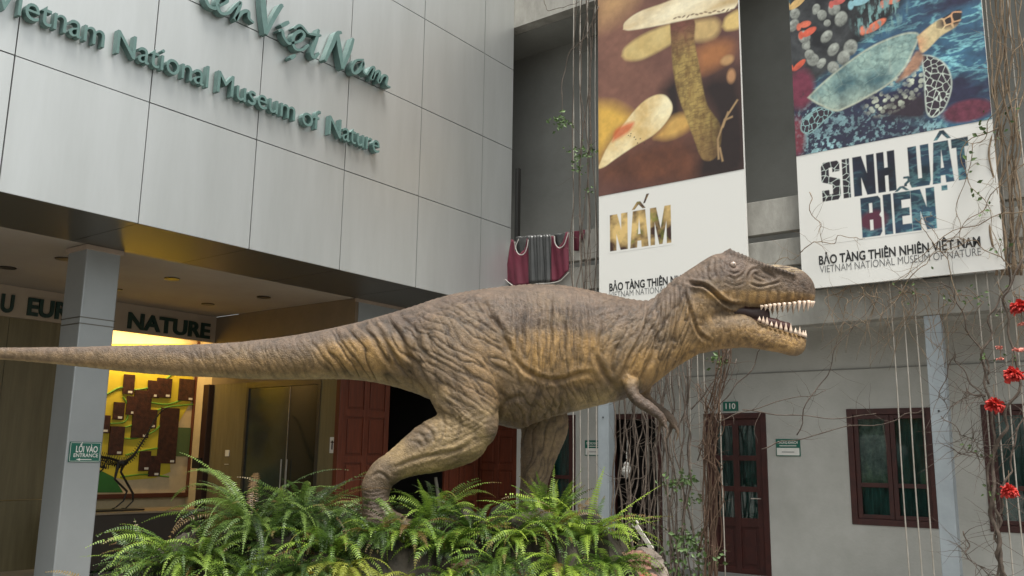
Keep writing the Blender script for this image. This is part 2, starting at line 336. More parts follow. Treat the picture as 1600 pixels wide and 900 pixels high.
# ================================================================== annex (right, faces camera)
YG = 11.0; YW = 12.0
anx = thing('annex_building', 'grey plastered wing with upper gallery, red framed windows and doors behind climbing plants', 'building', (-3, 12, 0))
def ap(q, name, m, **k): return q.build(name, m, anx, **k)
XR = 3.0; XLn = XG-0.13
holes = [(-9.829, -8.95, 0, 2.45), (-8.78, -7.80, 0.84, 2.30), (-7.20, -6.30, 0, 2.30), (-5.62, -4.70, 0, 2.28), (-3.615, -2.575, 0.85, 2.30), (-2.04, -0.99, 0.85, 2.32), (0.0, 1.05, 0.85, 2.32)]
xsn = sorted({XLn, XR}|{h[0] for h in holes}|{h[1] for h in holes}); q = M(); ZB = 3.35
for a, b in zip(xsn[:-1], xsn[1:]):
    hh = [h for h in holes if h[0] <= a+1e-6 and h[1] >= b-1e-6]
    if not hh: q.box((a, YW, 0), (b, YW+0.2, ZB))
    else:
        h = hh[0]; q.box((a, YW, h[3]), (b, YW+0.2, ZB))
        if h[2] > 0: q.box((a, YW, 0), (b, YW+0.2, h[2]))
ap(q, 'wall', m_plaster)
bx('wall_plinth', (XLn, YW-0.02, 0.031), (XR, YW-0.001, 0.12), mat('plinth_grey', (0.22, 0.22, 0.21), 0.9), anx)
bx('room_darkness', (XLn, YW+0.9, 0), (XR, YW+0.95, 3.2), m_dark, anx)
bx('gallery_floor', (XS, YG+0.02, ZB), (XR, YW+0.9, ZB+0.2), m_plaster, anx)
bx('edge_beam', (XF+0.02, YG, 3.29), (XR, YG+0.22, 3.72), m_conc, anx, bevel=0.01)
q = M()
q.box((XF+0.02, YG-0.01, 4.52), (XR, YG+0.12, 4.97)); q.box((XF+0.02, YG-0.01, 4.07), (XR, YG+0.12, 4.42))
q.box((XF+0.02, YG+0.03, 3.80), (XR, YG+0.10, 4.0))
ap(q, 'parapet_slats', m_conc, bevel=0.006)
xx = -8.0
while xx < XR: bx('parapet_post', (xx, YG+0.125, 3.73), (xx+0.12, YG+0.2, 4.9), m_conc, anx); xx += 1.45
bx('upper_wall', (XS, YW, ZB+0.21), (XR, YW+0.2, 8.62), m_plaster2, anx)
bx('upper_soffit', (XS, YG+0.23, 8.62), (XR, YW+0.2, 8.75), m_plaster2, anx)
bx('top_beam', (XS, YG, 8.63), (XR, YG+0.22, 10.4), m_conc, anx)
bx('dark_slit', (XF+0.03, YG+0.05, 3.75), (XF+0.09, YG+0.12, 6.2), m_black, anx)  # black strip drawn as the dark slit beside the cladding edge
# upper gallery columns hidden behind banners except their edges
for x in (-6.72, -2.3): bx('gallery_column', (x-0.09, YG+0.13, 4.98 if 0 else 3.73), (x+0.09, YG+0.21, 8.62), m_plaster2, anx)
def column(x0, x1, nm='column', d=0.17):
    c = bx(nm, (x0, YG+0.0, 0), (x1, YG+d, 3.285), m_blue, anx, bevel=0.006)
    sub(c, lambda a: a.box((x0-0.05, YG-0.05, 0.03), (x1+0.05, YG+d+0.05, 0.05)), 'base_plate', m_blue)
    sub(c, lambda a: a.tube([((x0+x1)/2, YG-0.006, 2.2), ((x0+x1)/2, YG+0.002, 2.2)], 0.012, 8), 'bolt', m_black)
column(-6.775, -6.60); column(-2.385, -2.205, d=0.16); column(2.0, 2.17)
q = M(); q.tube([(-5.9, YW-0.012, 2.815), (-4.6, YW-0.012, 2.82), (-2.4, YW-0.012, 2.815), (XR, YW-0.012, 2.82)], 0.008, 6)
ap(q, 'conduit', mat('conduit_grey', (0.25, 0.25, 0.235), 0.7))

def curtain(par, a, b, z0, z1, m, Y=None):
    Y = (YW+0.10) if Y is None else Y; q = M(); n = 24; rr_ = random.random()*6
    vs = [(a+(b-a)*i/n, Y+0.014*math.sin(i*1.15+rr_)+0.008*math.sin(i*2.9), z) for i in range(n+1) for z in (z0, z1)]
    q.add(vs, [(2*i, 2*i+2, 2*i+3, 2*i+1) for i in range(n)]); return q.build('curtain', m, par, smooth=True)
def window(x0, x1, z0, z1, name='window'):
    t = 0.075; f = M(); Y0 = YW-0.015; Y1 = YW+0.09
    f.box((x0, Y0, z0), (x0+t, Y1, z1)); f.box((x1-t, Y0, z0), (x1, Y1, z1)); f.box((x0+t, Y0+.002, z1-t), (x1-t, Y1, z1)); f.box((x0+t, Y0+.002, z0), (x1-t, Y1, z0+t))
    fr = ap(f, name, m_redframe, bevel=0.004); xm = (x0+x1)/2
    for a, b in ((x0+t+0.003, xm-0.003), (xm+0.003, x1-t-0.003)):
        s = 0.055; zr = z0+0.30*(z1-z0)+0.03; q = M(); ya, yb = YW+0.01, YW+0.05
        q.box((a, ya, z0+t+.003), (a+s, yb, z1-t-.003)); q.box((b-s, ya, z0+t+.003), (b, yb, z1-t-.003))
        q.box((a+s, ya+.001, z0+t+.003), (b-s, yb-.001, z0+t+s)); q.box((a+s, ya+.001, z1-t-s), (b-s, yb-.001, z1-t-.003)); q.box((a+s, ya+.001, zr), (b-s, yb-.001, zr+s))
        q.build('casement', m_redframe, fr, bevel=0.003)
        q = M(); q.box((a+s, YW+0.025, z0+t+s), (b-s, YW+0.031, zr)); q.box((a+s, YW+0.025, zr+s), (b-s, YW+0.031, z1-t-s)); q.build('pane', m_clear, fr)
        curtain(fr, a, b, z0+t, zr+s/2, m_curt); curtain(fr, a, b, zr+s/2, z1-t, m_lace if a < xm-0.2 and x0 < -3 and x0 > -4 else m_curt)
    return fr
for h in (holes[1], holes[4], holes[5], holes[6]): window(*h)
def glazed_door(x0, x1, z1, open_=False):
    t = 0.08; f = M(); Y0 = YW-0.012; Y1 = YW+0.12
    f.box((x0, Y0, 0), (x0+t, Y1, z1)); f.box((x1-t, Y0, 0), (x1, Y1, z1)); f.box((x0+t, Y0+.002, z1-t), (x1-t, Y1, z1))
    fr = ap(f, 'door_frame', m_redframe, bevel=0.004)
    if open_: return fr
    a, b = x0+t+0.003, x1-t-0.003; s = 0.085; ya, yb = YW+0.02, YW+0.065; xm = (a+b)/2; q = M(); zt = z1-t-.004
    for u in (a, xm-s/2, b-s): q.box((u, ya, 0.035), (u+s, yb, zt))
    zz = [0.82, 1.24, 1.66]; c0, c1 = (a+s, xm-s/2), (xm+s/2, b-s)
    for l, r_ in (c0, c1):
        q.box((l, ya+.001, 0.036), (r_, yb-.001, 0.2)); q.box((l, ya+.001, zt-0.09), (r_, yb-.001, zt-.001))
        for z in zz: q.box((l, ya+.001, z-0.035-(0.05 if z == 0.82 else 0)), (r_, yb-.001, z+0.035))
        q.box((l+.001, ya+.02, 0.2), (r_-.001, yb-.015, 0.75)); q.box((l+0.04, ya+.008, 0.25), (r_-0.04, yb-.016, 0.69))
    leaf = q.build('door_leaf', m_redframe, fr, bevel=0.003)
    q = M()
    for l, r_ in (c0, c1):
        for i in range(3): q.box((l, YW+0.04, zz[i]+0.035), (r_, YW+0.046, (zz[i+1]-0.035) if i < 2 else zt-0.09))
    q.build('pane', m_clear, fr); curtain(fr, a+s, b-s, 0.8, zt-0.05, m_curt, YW+0.12)
    q = M(); q.tube([(b-0.04, YW-0.03, 1.12), (b-0.16, YW-0.03, 1.12)], 0.008); q.tube([(b-0.04, YW-0.03, 1.12), (b-0.04, YW+0.02, 1.12)], 0.01); q.build('door_handle', m_wire, fr)
    return fr
glazed_door(*[holes[3][i] for i in (0, 1, 3)])
glazed_door(*[holes[2][i] for i in (0, 1, 3)], open_=True)
f = M(); h = holes[0]; door_leaf('red_door', anx, (h[0]+0.02, YW+0.06, 0.02), (1, 0, 0), (0, -1, 0), h[1]-h[0]-0.03, h[3]-0.03, (0.9, 1.45, 2.0), m_redwood)

# ---- signs on the walls (things)
def wall_sign(px0, py0, px1, py1, label, Y=YW):
    a = onp(px0, py0, 1, Y-0.01); b = onp(px1, py1, 1, Y-0.01); x0, x1, z1, z0 = a[0], b[0], a[2], b[2]
    t = thing('room_sign', label, 'sign', (x0, Y, z0)); zm = z0+(z1-z0)*0.48
    bx('sign_board', (x0, Y-0.014, z0), (x1, Y-0.001, z1), m_green, t, bevel=0.002)
    bx('white_field', (x0+0.012, Y-0.0165, z0+0.012), (x1-0.012, Y-0.0142, zm), m_white, t)
    q = M(); text_on(q, 'PHÒNG KHÁCH', (x0+0.03, Y-0.016, z1-0.065), (1, 0, 0), (0, 0, 1), (0, -1, 0), width=x1-x0-0.06, height=0.055, offset=0.015)
    q.box((x0+0.05, Y-0.0158, z1-0.095), (x1-0.05, Y-0.0148, z1-0.085)); q.build('sign_text', m_white, t)
    q = M(); q.box((x0+0.08, Y-0.018, (z0+zm)/2-0.004), (x1-0.08, Y-0.017, (z0+zm)/2+0.005)); q.build('sign_line', m_grey_ink, t)
wall_sign(1212, 686, 1251, 713, 'small green and white notice on the grey wall right of the glazed red door')
wall_sign(914, 688, 940, 712, 'small green and white notice partly behind the pale blue steel post left of centre')
a = onp(1130, 628, 1, YW); b = onp(1154, 642, 1, YW)
t = thing('room_number_plate', 'small green plate with white room number above the glazed red door', 'sign', (a[0], YW, b[2]))
bx('plate', (a[0], YW-0.012, b[2]), (b[0], YW-0.001, a[2]), m_green, t)
q = M(); text_on(q, '110', (a[0]+0.04, YW-0.014, b[2]+0.03), (1, 0, 0), (0, 0, 1), (0, -1, 0), width=(b[0]-a[0])-0.08, height=0.11, offset=0.02); q.build('plate_text', m_white, t)

# entrance sign on pillar
a = onp(109, 690, 0, XG); b = onp(155, 723, 0, XG); y0s = a[1]; y1s = min(b[1], y0s+0.42); z1 = (a[2]); z0 = onp(130, 722, 0, XG)[2]
t = thing('entrance_sign', 'green entrance sign with white lettering and arrow fixed to the metal pillar', 'sign', (XG, y0s, z0))
bx('sign_board', (XG+0.002, y0s, z0), (XG+0.012, y1s, z1), m_green, t, bevel=0.002)
q = M(); text_on(q, 'LỐI VÀO', (XG+0.014, y0s+0.07, z0+0.49*(z1-z0)), uy_, uz_, ux_, width=y1s-y0s-0.11, height=0.095, offset=0.02)
text_on(q, 'ENTRANCE', (XG+0.014, y0s+0.05, z0+0.25*(z1-z0)), uy_, uz_, ux_, width=y1s-y0s-0.08, height=0.055, offset=0.012)
zz_ = z0+0.13*(z1-z0); q.box((XG+0.0135, y0s+0.12, zz_-0.004), (XG+0.0145, y1s-0.10, zz_+0.004)); q.add([(XG+0.014, y0s+0.08, zz_), (XG+0.014, y0s+0.125, zz_-0.013), (XG+0.014, y0s+0.125, zz_+0.013)], [(0, 1, 2)])
e = 0.008
for (ya, yb, za, zb) in ((y0s+e, y1s-e, z0+e, z0+e+0.004), (y0s+e, y1s-e, z1-e-0.004, z1-e), (y0s+e, y0s+e+0.004, z0+e, z1-e), (y1s-e-0.004, y1s-e, z0+e, z1-e)): q.box((XG+0.0132, ya, za), (XG+0.0142, yb, zb))
q.build('sign_text', m_white, t)

# ================================================================== display inside porch
XB = XS-0.42; ybR = onp(298, 776, 0, XB)[1]; zbB = onp(298, 776, 0, XB)[2]; ybL = 7.0; zT = ZL+0.35
db = thing('display_board', 'large lit yellow and cream museum display board in a brown frame inside the porch', 'display', (XB, 7, zbB))
q = M(); fw = 0.07
q.box((XB-0.09, ybL, zbB), (XB+0.0, ybR, zbB+fw)); q.box((XB-0.09, ybR-fw, zbB+fw), (XB+0.0, ybR, zT)); q.box((XB-0.09, ybL, zbB+fw), (XB+0.0, ybL+fw, zT))
q.build('frame', mat('brown_frame', (0.12, 0.035, 0.015), 0.4), db, bevel=0.004)
m_by = mat('board_yellow', (0.72, 0.60, 0.05), 0.6, 0, (0.60, 0.47, 0.04), 1.2); m_bc = mat('board_cream', (0.75, 0.60, 0.36), 0.6)
bx('backing', (XB-0.095, ybL+fw, zbB+fw), (XB-0.06, ybR-fw, zT), m_bc, db)
def bpt(x, y, dx=0.0): p = onp(x, y, 0, XB-0.05+dx); return (XB-0.056+dx, p[1], p[2])
bz = lambda x, y: (x/2.6475, 560+y/2.6475)
def bpoly(pts, m, nm, dx=0.0):
    q = M(); q.prism([bpt(*bz(*p), dx) for p in pts], (0.003, 0, 0)); return q.build(nm, m, db)
bpoly([(330,-60),(800,-60),(800,165),(760,230),(700,330),(705,470),(640,495),(520,505),(400,470),(330,420)], m_by, 'yellow_field')
bpoly([(330,440),(400,455),(470,490),(510,555),(330,555)], mat('board_green', (0.04, 0.20, 0.04), 0.6), 'green_field', 0.004)
m_bg = mat('board_line_green', (0.14, 0.34, 0.04), 0.6); q = M()
for c in ([(500,290),(560,270),(640,220),(700,200),(800,190)],[(500,330),(560,330),(640,300),(690,240)],[(500,490),(600,480),(700,490)],[(440,150),(500,120),(560,130),(650,110),(720,60)],[(520,400),(600,380),(660,370)],[(610,180),(690,190),(760,170)],[(450,270),(520,260),(530,200),(510,160)]):
    q.tube([bpt(*bz(*p), 0.012) for p in smooth_path(c, 4)], 0.014, 6)
q.build('diagram_lines', m_bg, db)
m_card = mat('specimen_card', (0.085, 0.028, 0.016), 0.5, 0, (0.02, 0.009, 0.007), 14, 0.5, 40)
for i, (x0, y0_, x1, y1_) in enumerate([(512,65,550,150),(470,180,508,255),(430,235,448,310),(455,280,503,400),(525,155,562,235),(557,130,610,330),(612,90,655,165),(650,80,703,165),(600,210,643,290),(665,203,722,435),(742,83,797,178),(577,383,615,465),(618,403,658,488)]):
    p0 = bpt(*bz(x0, y0_), 0.0); p1 = bpt(*bz(x1, y1_), 0.0); c = bx('specimen_card', (XB-0.05, p0[1], p1[2]), (XB-0.027+0.0035*(i % 4), p1[1], p0[2]), m_card, db, bevel=0.003)
    sub(c, lambda a: a.box((XB-0.0265+0.0035*(i % 4), p1[1]-0.10, p1[2]+0.02), (XB-0.0255+0.0035*(i % 4), p1[1]-0.03, p1[2]+0.055)), 'caption', m_white)
p0 = bpt(*bz(720, 285)); p1 = bpt(*bz(778, 405)); c = bx('text_panel', (XB-0.05, p0[1], p1[2]), (XB-0.03, p1[1], p0[2]), mat('olive_panel', (0.10, 0.16, 0.06), 0.5), db)
# warm batten lamp hidden behind the lintel, lighting the board from above
lf = thing('strip_light', 'slim warm strip light tucked behind the porch lintel above the display board', 'lamp', (XS-0.1, 7.2, ZL+0.1))
bx('housing', (XS-0.14, 5.8, ZL+0.09), (XS-0.07, 8.8, ZL+0.12), m_white, lf)
bx('tube', (XS-0.125, 5.82, ZL+0.065), (XS-0.085, 8.78, ZL+0.088), mat('lamp_glow', (1, .8, .5), 0.5, emit=(1, 0.66, 0.26), estr=5), lf)
al = bpy.data.lights.new('strip_lamp', 'AREA'); al.shape = 'RECTANGLE'; al.size = 0.06; al.size_y = 2.8; al.energy = 24; al.color = (1, 0.70, 0.30)
ao = bpy.data.objects.new('strip_lamp', al); COL.objects.link(ao); ao.parent = lf; ao.location = Vector((XS-0.11, 7.3, ZL+0.05))-Vector(lf.location)
ao.rotation_euler = (0, math.radians(28), 0)
# plinth and skeleton
xp = XS+1.0; pa = onp(150, 797, 0, xp); pb = onp(318, 800, 0, xp); zp = (pa[2]+pb[2])/2
pl = thing('display_plinth', 'long dark brown plinth in the porch under the display board', 'plinth', (xp-0.4, 7, 0))
bx('plinth_body', (xp-0.78, pa[1]-0.22, 0.031), (xp-0.03, pb[1], zp-0.03), mat('plinth_dark', (0.05, 0.038, 0.028), 0.5), pl, bevel=0.005)
bx('plinth_top', (xp-0.80, pa[1]-0.24, zp-0.029), (xp, pb[1]+0.02, zp), mat('plinth_top', (0.30, 0.23, 0.15), 0.5), pl, bevel=0.004)
xk = xp-0.35
def kp(x, y, d=0.0): x, y = bz(x, y); p = onp(x, y, 0, xk+d); return p
sk = thing('dinosaur_skeleton', 'small black dinosaur skeleton model standing on the dark plinth', 'model', tuple(kp(500, 625)))
zk = zp
q = M(); q.box((xk-0.14, kp(400, 0)[1], zk+0.002), (xk+0.14, kp(632, 0)[1], zk+0.022)); q.build('base_board', m_black, sk)
spine = smooth_path([kp(*p) for p in [(340,330),(380,395),(420,405),(460,415),(510,428),(548,405),(580,360),(610,310),(640,255),(665,222),(690,205)]], 5)
n = len(spine); q = M(); q.tube(spine, [0.010+0.014*math.exp(-((i-20)/9)**2) for i in range(n)], 6)
for i in range(2, n-2):
    p = spine[i]; L = 0.065 if i < n*0.5 else 0.075*(1-(i/n))*1.6
    d = spine[i+1]-spine[i-1]; d /= np.linalg.norm(d); nn = np.array([0, -d[2], d[1]])
    q.tube([p-nn*L*0.9, p+nn*L], [0.006, 0.004], 4)
q.build('spine', m_black, sk)
q = M()
for i in range(6, 20):
    p = spine[i]; L = 0.16 if i < 14 else 0.09
    for s in (-1, 1): q.tube([p, p+np.array([s*0.06, 0.0, -L*0.5]), p+np.array([s*0.035, 0.01, -L])], 0.008, 4)
q.build('ribs', m_black, sk)
q = M(); q.ell(kp(505, 432), (0.05, 0.09, 0.05)); q.build('pelvis', m_black, sk)
for s, pts in ((0.05, [(490,435),(475,500),(525,550),(510,590),(480,615)]), (-0.05, [(510,440),(500,470),(550,560),(550,590),(520,620)])):
    q = M(); P = [kp(*p, s) for p in pts]; q.tube(P, [0.028, 0.016, 0.017, 0.011, 0.010], 6)
    for u in (-1, 0, 1): e_ = P[-1]; q.tube([P[-1], np.array([e_[0]+u*0.03+0.0, e_[1]-0.05, zk+0.03])], 0.005, 4)
    q.build('leg', m_black, sk)
for s in (0.05, -0.05):
    q = M(); q.tube([kp(440, 420, s), kp(425, 460, s), kp(400, 480, s), kp(395, 505, s)], 0.012, 5); q.build('arm', m_black, sk)
q = M(); q.ell(kp(330, 310), (0.05, 0.11, 0.06)); q.build('skull', m_black, sk)
# ================================================================== banners (printed picture = colour per point of a fine grid)
YB = 10.82
def s2l(c): c = np.asarray(c, float)/255; return np.where(c <= 0.04045, c/12.92, ((c+0.055)/1.055)**2.4)
class Canvas:
    def __init__(s, x0, x1, z0, z1, res):
        s.nx = int((x1-x0)/res)+1; s.nz = int((z1-z0)/res)+1; s.x = np.linspace(x0, x1, s.nx); s.z = np.linspace(z0, z1, s.nz)
        s.X, s.Z = np.meshgrid(s.x, s.z); s.C = np.zeros((s.nz, s.nx, 3))
    def n(s, f, seed=0, ax=1.0, az=1.0, oct_=4):
        out = np.zeros(s.X.shape); amp = 1; tot = 0
        for o in range(oct_):
            u = s.X*f*ax*(2**o)+seed*13.7+o*5.1; v = s.Z*f*az*(2**o)+seed*7.3
            i = np.floor(u).astype(int); j = np.floor(v).astype(int); fu = u-i; fv = v-j; fu = fu*fu*(3-2*fu); fv = fv*fv*(3-2*fv)
            def h(a, b): t = np.sin(a*127.1+b*311.7+seed*17.17)*43758.5453; return t-np.floor(t)
            out += amp*((h(i, j)*(1-fu)+h(i+1, j)*fu)*(1-fv)+(h(i, j+1)*(1-fu)+h(i+1, j+1)*fu)*fv); tot += amp; amp *= 0.55
        return out/tot
    def vor(s, f, seed=0, ax=1.0, az=1.0):
        u = s.X*f*ax; v = s.Z*f*az; i = np.floor(u); j = np.floor(v); d1 = np.full(u.shape, 9.0); d2 = d1.copy()
        for a in (-1, 0, 1):
            for b in (-1, 0, 1):
                ci, cj = i+a, j+b; t = np.sin(ci*127.1+cj*311.7+seed)*43758.5453; t -= np.floor(t); r = np.sin(ci*269.5+cj*183.3+seed)*43758.5453; r -= np.floor(r)
                d = np.hypot(ci+t-u, cj+r-v); m1 = d < d1; d2 = np.where(m1, d1, np.minimum(d2, d)); d1 = np.where(m1, d, d1)
        return d1, d2
    def put(s, mask, col):
        col = np.asarray(col, float)
        if col.ndim == 1: col = s2l(col)
        s.C = s.C*(1-mask[..., None])+col*mask[..., None]
    def poly(s, pts, soft=0.006, n=6):
        P = smooth_path(list(pts)+[pts[0]], n) if n > 1 else list(pts)+[pts[0]]
        P = np.array(P); ins = np.zeros(s.X.shape, bool); dm = np.full(s.X.shape, 9.0)
        for a, b in zip(P[:-1], P[1:]):
            if abs(a[1]-b[1]) > 1e-9:
                c = ((a[1] > s.Z) != (b[1] > s.Z)) & (s.X < (b[0]-a[0])*(s.Z-a[1])/(b[1]-a[1])+a[0]); ins ^= c
            d = b-a; L = d@d+1e-12; t = np.clip(((s.X-a[0])*d[0]+(s.Z-a[1])*d[1])/L, 0, 1); dm = np.minimum(dm, np.hypot(s.X-a[0]-t*d[0], s.Z-a[1]-t*d[1]))
        sd_ = np.where(ins, dm, -dm); s.sd = sd_; return np.clip(sd_/soft*0.5+0.5, 0, 1)
    def ell(s, x, z, rx, rz, soft=0.15, ang=0):
        dx, dz = s.X-x, s.Z-z; c, q_ = math.cos(ang), math.sin(ang); r = np.hypot((dx*c+dz*q_)/rx, (-dx*q_+dz*c)/rz); return np.clip((1-r)/soft+0.5, 0, 1)
    def build(s, name, m, parent, Y):
        v = np.stack([s.X.ravel(), np.full(s.X.size, Y), s.Z.ravel()], 1); o = np.array(wloc(parent)); v -= o
        i, j = np.meshgrid(np.arange(s.nx-1), np.arange(s.nz-1)); a = (j*s.nx+i).ravel(); F = np.stack([a, a+1, a+1+s.nx, a+s.nx], 1)
        me = bpy.data.meshes.new(name); me.vertices.add(len(v)); me.vertices.foreach_set('co', v.ravel()); me.loops.add(F.size); me.polygons.add(len(F))
        me.loops.foreach_set('vertex_index', F.ravel()); me.polygons.foreach_set('loop_start', np.arange(0, F.size, 4)); me.update(calc_edges=True)
        at = me.color_attributes.new('print', 'FLOAT_COLOR', 'POINT'); c = np.ones((len(v), 4)); c[:, :3] = np.clip(s.C.reshape(-1, 3), 0, 1); at.data.foreach_set('color', c.ravel())
        ob = bpy.data.objects.new(name, me); COL.objects.link(ob); ob.parent = parent; me.materials.append(m); return ob
def attr_mat(name, attr, rough, bump=0):
    m = bpy.data.materials.new(name); m.use_nodes = True; t = m.node_tree; b = t.nodes['Principled BSDF']; b.inputs['Roughness'].default_value = rough
    a = t.nodes.new('ShaderNodeVertexColor'); a.layer_name = attr; t.links.new(a.outputs[0], b.inputs['Base Color']); return m
m_print = attr_mat('printed_vinyl', 'print', 0.45)
def pz(x, y): p = onp(x, y, 1, YB); return np.array([p[0], p[2]])
# ---- banner with mushrooms
bX0, bX1 = pz(935, 200)[0], pz(1162, 250)[0]; zS = (pz(935, 304)[1]+pz(1163, 267)[1])/2; zBt = 3.74; zTop = 8.75
c1 = Canvas(bX0, bX1, zS, zTop, 0.0085)
Z = lambda pts: [pz(930+x/3.2125, y/3.2125) for x, y in pts]
def rgb(*c): return s2l(c)
def mixc(a, b, t): return rgb(*a)*(1-t[..., None])+rgb(*b)*t[..., None]
nz = c1.n(1.3, 3)
c1.C = mixc((84, 54, 50), (128, 88, 74), np.clip(nz*1.6-0.3, 0, 1))
c1.put(c1.poly(Z([(20, -40), (200, -60), (150, 40), (30, 110)]), 0.25), (190, 150, 105))
c1.put(c1.poly(Z([(520, 400), (600, 350), (760, 400), (770, 880), (420, 900), (560, 640), (500, 470)]), 0.22), (38, 25, 24))
c1.put(c1.poly(Z([(330, 450), (420, 380), (440, 560), (380, 600)]), 0.12), (36, 24, 24))
c1.put(c1.poly(Z([(20, 900), (60, 820), (250, 720), (480, 700), (480, 880), (300, 930)]), 0.15), mixc((62, 36, 30), (125, 76, 52), c1.n(4, 5)))
c1.put(c1.poly(Z([(0, 520), (100, 530), (190, 600), (110, 660), (50, 740), (0, 800)]), 0.12), (214, 170, 78))
c1.put(c1.poly(Z([(510, 250), (600, 210), (685, 220), (660, 300), (530, 360)]), 0.10), (165, 108, 66))
c1.put(c1.ell(*pz(930+680/3.2, 380/3.2), .06, .1, .6), (175, 130, 92)); c1.put(c1.ell(*pz(930+660/3.2, 300/3.2), .09, .07, .6), (180, 140, 96))
c1.put(c1.poly(Z([(300, 690), (390, 590), (465, 580), (482, 630), (430, 670), (360, 695)]), 0.06), mixc((176, 128, 62), (222, 182, 104), c1.n(3, 9)))
c1.put(c1.poly(Z([(495, 105), (600, 95), (625, 140), (590, 190), (500, 200)]), 0.05), (196, 166, 112))
c1.put(c1.poly(Z([(135, 280), (150, 240), (230, 180), (350, 130), (400, 125), (400, 200), (330, 250), (230, 298), (160, 302)]), 0.03), mixc((176, 146, 86), (222, 200, 140), c1.n(3, 2)))
st = Z([(375, 105), (492, 95), (498, 200), (522, 330), (560, 520), (632, 640), (612, 780), (540, 800), (490, 680), (430, 520), (395, 380), (382, 230)])
sm = c1.poly(st, 0.012); fib = c1.n(9, 4, 2.2, 0.8); base = mixc((122, 94, 52), (184, 158, 92), np.clip(fib*1.6-0.3, 0, 1))
zt = np.clip((c1.Z-pz(1060, 30)[1]+0.62)/0.5, 0, 1)[..., None]; base = base*(1-zt)+rgb(118, 72, 60)*zt
zt = np.clip((pz(1100, 190)[1]-c1.Z)/0.4, 0, 1)[..., None]*0.55; base = base*(1-zt)+rgb(96, 62, 46)*zt; sh_ = (np.clip(np.abs((c1.X-pz(1075, 100)[0])/.32-(pz(1075, 100)[1]-c1.Z)*.28), 0, 1)**2*.5)[..., None]; base = base*(1-sh_); wr_ = np.clip(1-np.abs(c1.n(7, 44, 1.0, 2.6, 4)*2-1)*4, 0, 1)[..., None]*.5; base = base*(1-wr_)+rgb(84, 60, 38)*wr_; c1.put(sm, base)
c1.put(c1.poly(Z([(140, 148), (150, 110), (220, 60), (330, 20), (450, -20), (700, -40), (700, 40), (600, 72), (470, 97), (300, 132), (180, 152)]), 0.012), mixc((196, 170, 124), (244, 232, 200), np.clip(c1.n(2.2, 7, .6, 2.5, 5)*1.8-.3, 0, 1)))
for i in range(14): c1.put(c1.ell(*pz(930+(400+i*22)/3.2125, (88-i*3.2+random.uniform(-6, 4))/3.2125), .03, .012, .8, random.uniform(-.5, .9))*0.8, (92, 62, 42))
c1.put(c1.poly(Z([(640, 132), (660, 85), (730, 50), (735, 130), (665, 152)]), 0.03), (218, 188, 120))
cap = c1.poly(Z([(10, 850), (60, 740), (130, 640), (220, 530), (290, 482), (350, 478), (387, 530), (370, 592), (300, 672), (200, 732), (110, 792), (50, 835)]), 0.012)
c1.put(cap, mixc((206, 170, 104), (246, 234, 194), np.clip(c1.n(3, 8, oct_=6)*1.9-.4, 0, 1)))
c1.put(c1.poly(Z([(86, 712), (105, 650), (192, 612), (170, 660)]), 0.03)*0.85, (204, 96, 54))
for i in range(9): c1.put(c1.ell(*pz(930+random.uniform(150, 260)/3.21, random.uniform(670, 720)/3.21), .01, .008, .8), (60, 40, 30))
for pts in ([(620, 800), (615, 700), (650, 600), (715, 500)], [(640, 640), (668, 560)], [(655, 600), (690, 585)], [(640, 810), (625, 740)]):
    W = Z(pts)
    for a, b in zip(W[:-1], W[1:]):
        d = b-a; nn = np.array([-d[1], d[0]])/np.linalg.norm(d)*0.012; c1.put(c1.poly([a+nn, b+nn, b-nn, a-nn], 0.01, 1), (168, 138, 100))
gr_ = c1.n(14, 55, 1, 1, 4)[..., None]; c1.C *= .82+.36*gr_
tb = thing('hanging_banner', 'tall banner printed with brown and cream mushrooms, the left one of two', 'banner', (bX0, YB, zBt))
bx('banner_board', (bX0, YB+0.004, zBt), (bX1, YB+0.05, zTop), m_bprint, tb, label='white lower field and edge of the mushroom banner')
c1.build('printed_picture', m_print, tb, YB)
# picture filled block lettering
def block(ch):
    P = {'N': [[(0,0),(.37,0),(.37,.45),(.60,0),(1,0),(1,1),(.64,1),(.64,.55),(.42,1),(0,1)]], 'M': [[(0,0),(.22,0),(.22,.6),(.42,0),(.58,0),(.78,.6),(.78,0),(1,0),(1,1),(.7,1),(.5,.42),(.3,1),(0,1)]],
     'A': [[(0,0),(.38,0),(.40,.18),(.60,.18),(.62,0),(1,0),(.84,1),(.16,1)], [(.43,.36),(.57,.36),(.5,.8)]],
     'I': [[(0,0),(1,0),(1,1),(0,1)]], 'H': [[(0,0),(.41,0),(.41,.4),(.59,.4),(.59,0),(1,0),(1,1),(.59,1),(.59,.6),(.41,.6),(.41,1),(0,1)]],
     'S': [[(0,.0),(.85,.0),(1,.1),(1,.52),(.42,.62),(.42,.84),(.6,.84),(.6,.72),(1,.72),(1,.92),(.88,1),(.12,1),(0,.9),(0,.5),(.58,.4),(.58,.16),(.4,.16),(.4,.28),(0,.28)]],
     'V': [[(.08,0),(.92,0),(1,.12),(1,1),(.6,1),(.6,.2),(.42,.2),(.42,1),(0,1),(0,.1)]], 'T': [[(.27,0),(.75,0),(.75,.78),(1,.78),(1,1),(0,1),(0,.78),(.27,.78)]],
     'B': [[(0,0),(.88,0),(1,.1),(1,.44),(.9,.52),(1,.6),(1,.92),(.88,1),(0,1)], [(.42,.16),(.58,.16),(.58,.42),(.42,.42)], [(.42,.6),(.58,.6),(.58,.84),(.42,.84)]],
     'E': [[(0,0),(1,0),(1,.2),(.46,.2),(.46,.4),(.9,.4),(.9,.6),(.46,.6),(.46,.8),(1,.8),(1,1),(0,1)]]}
    return P[ch]
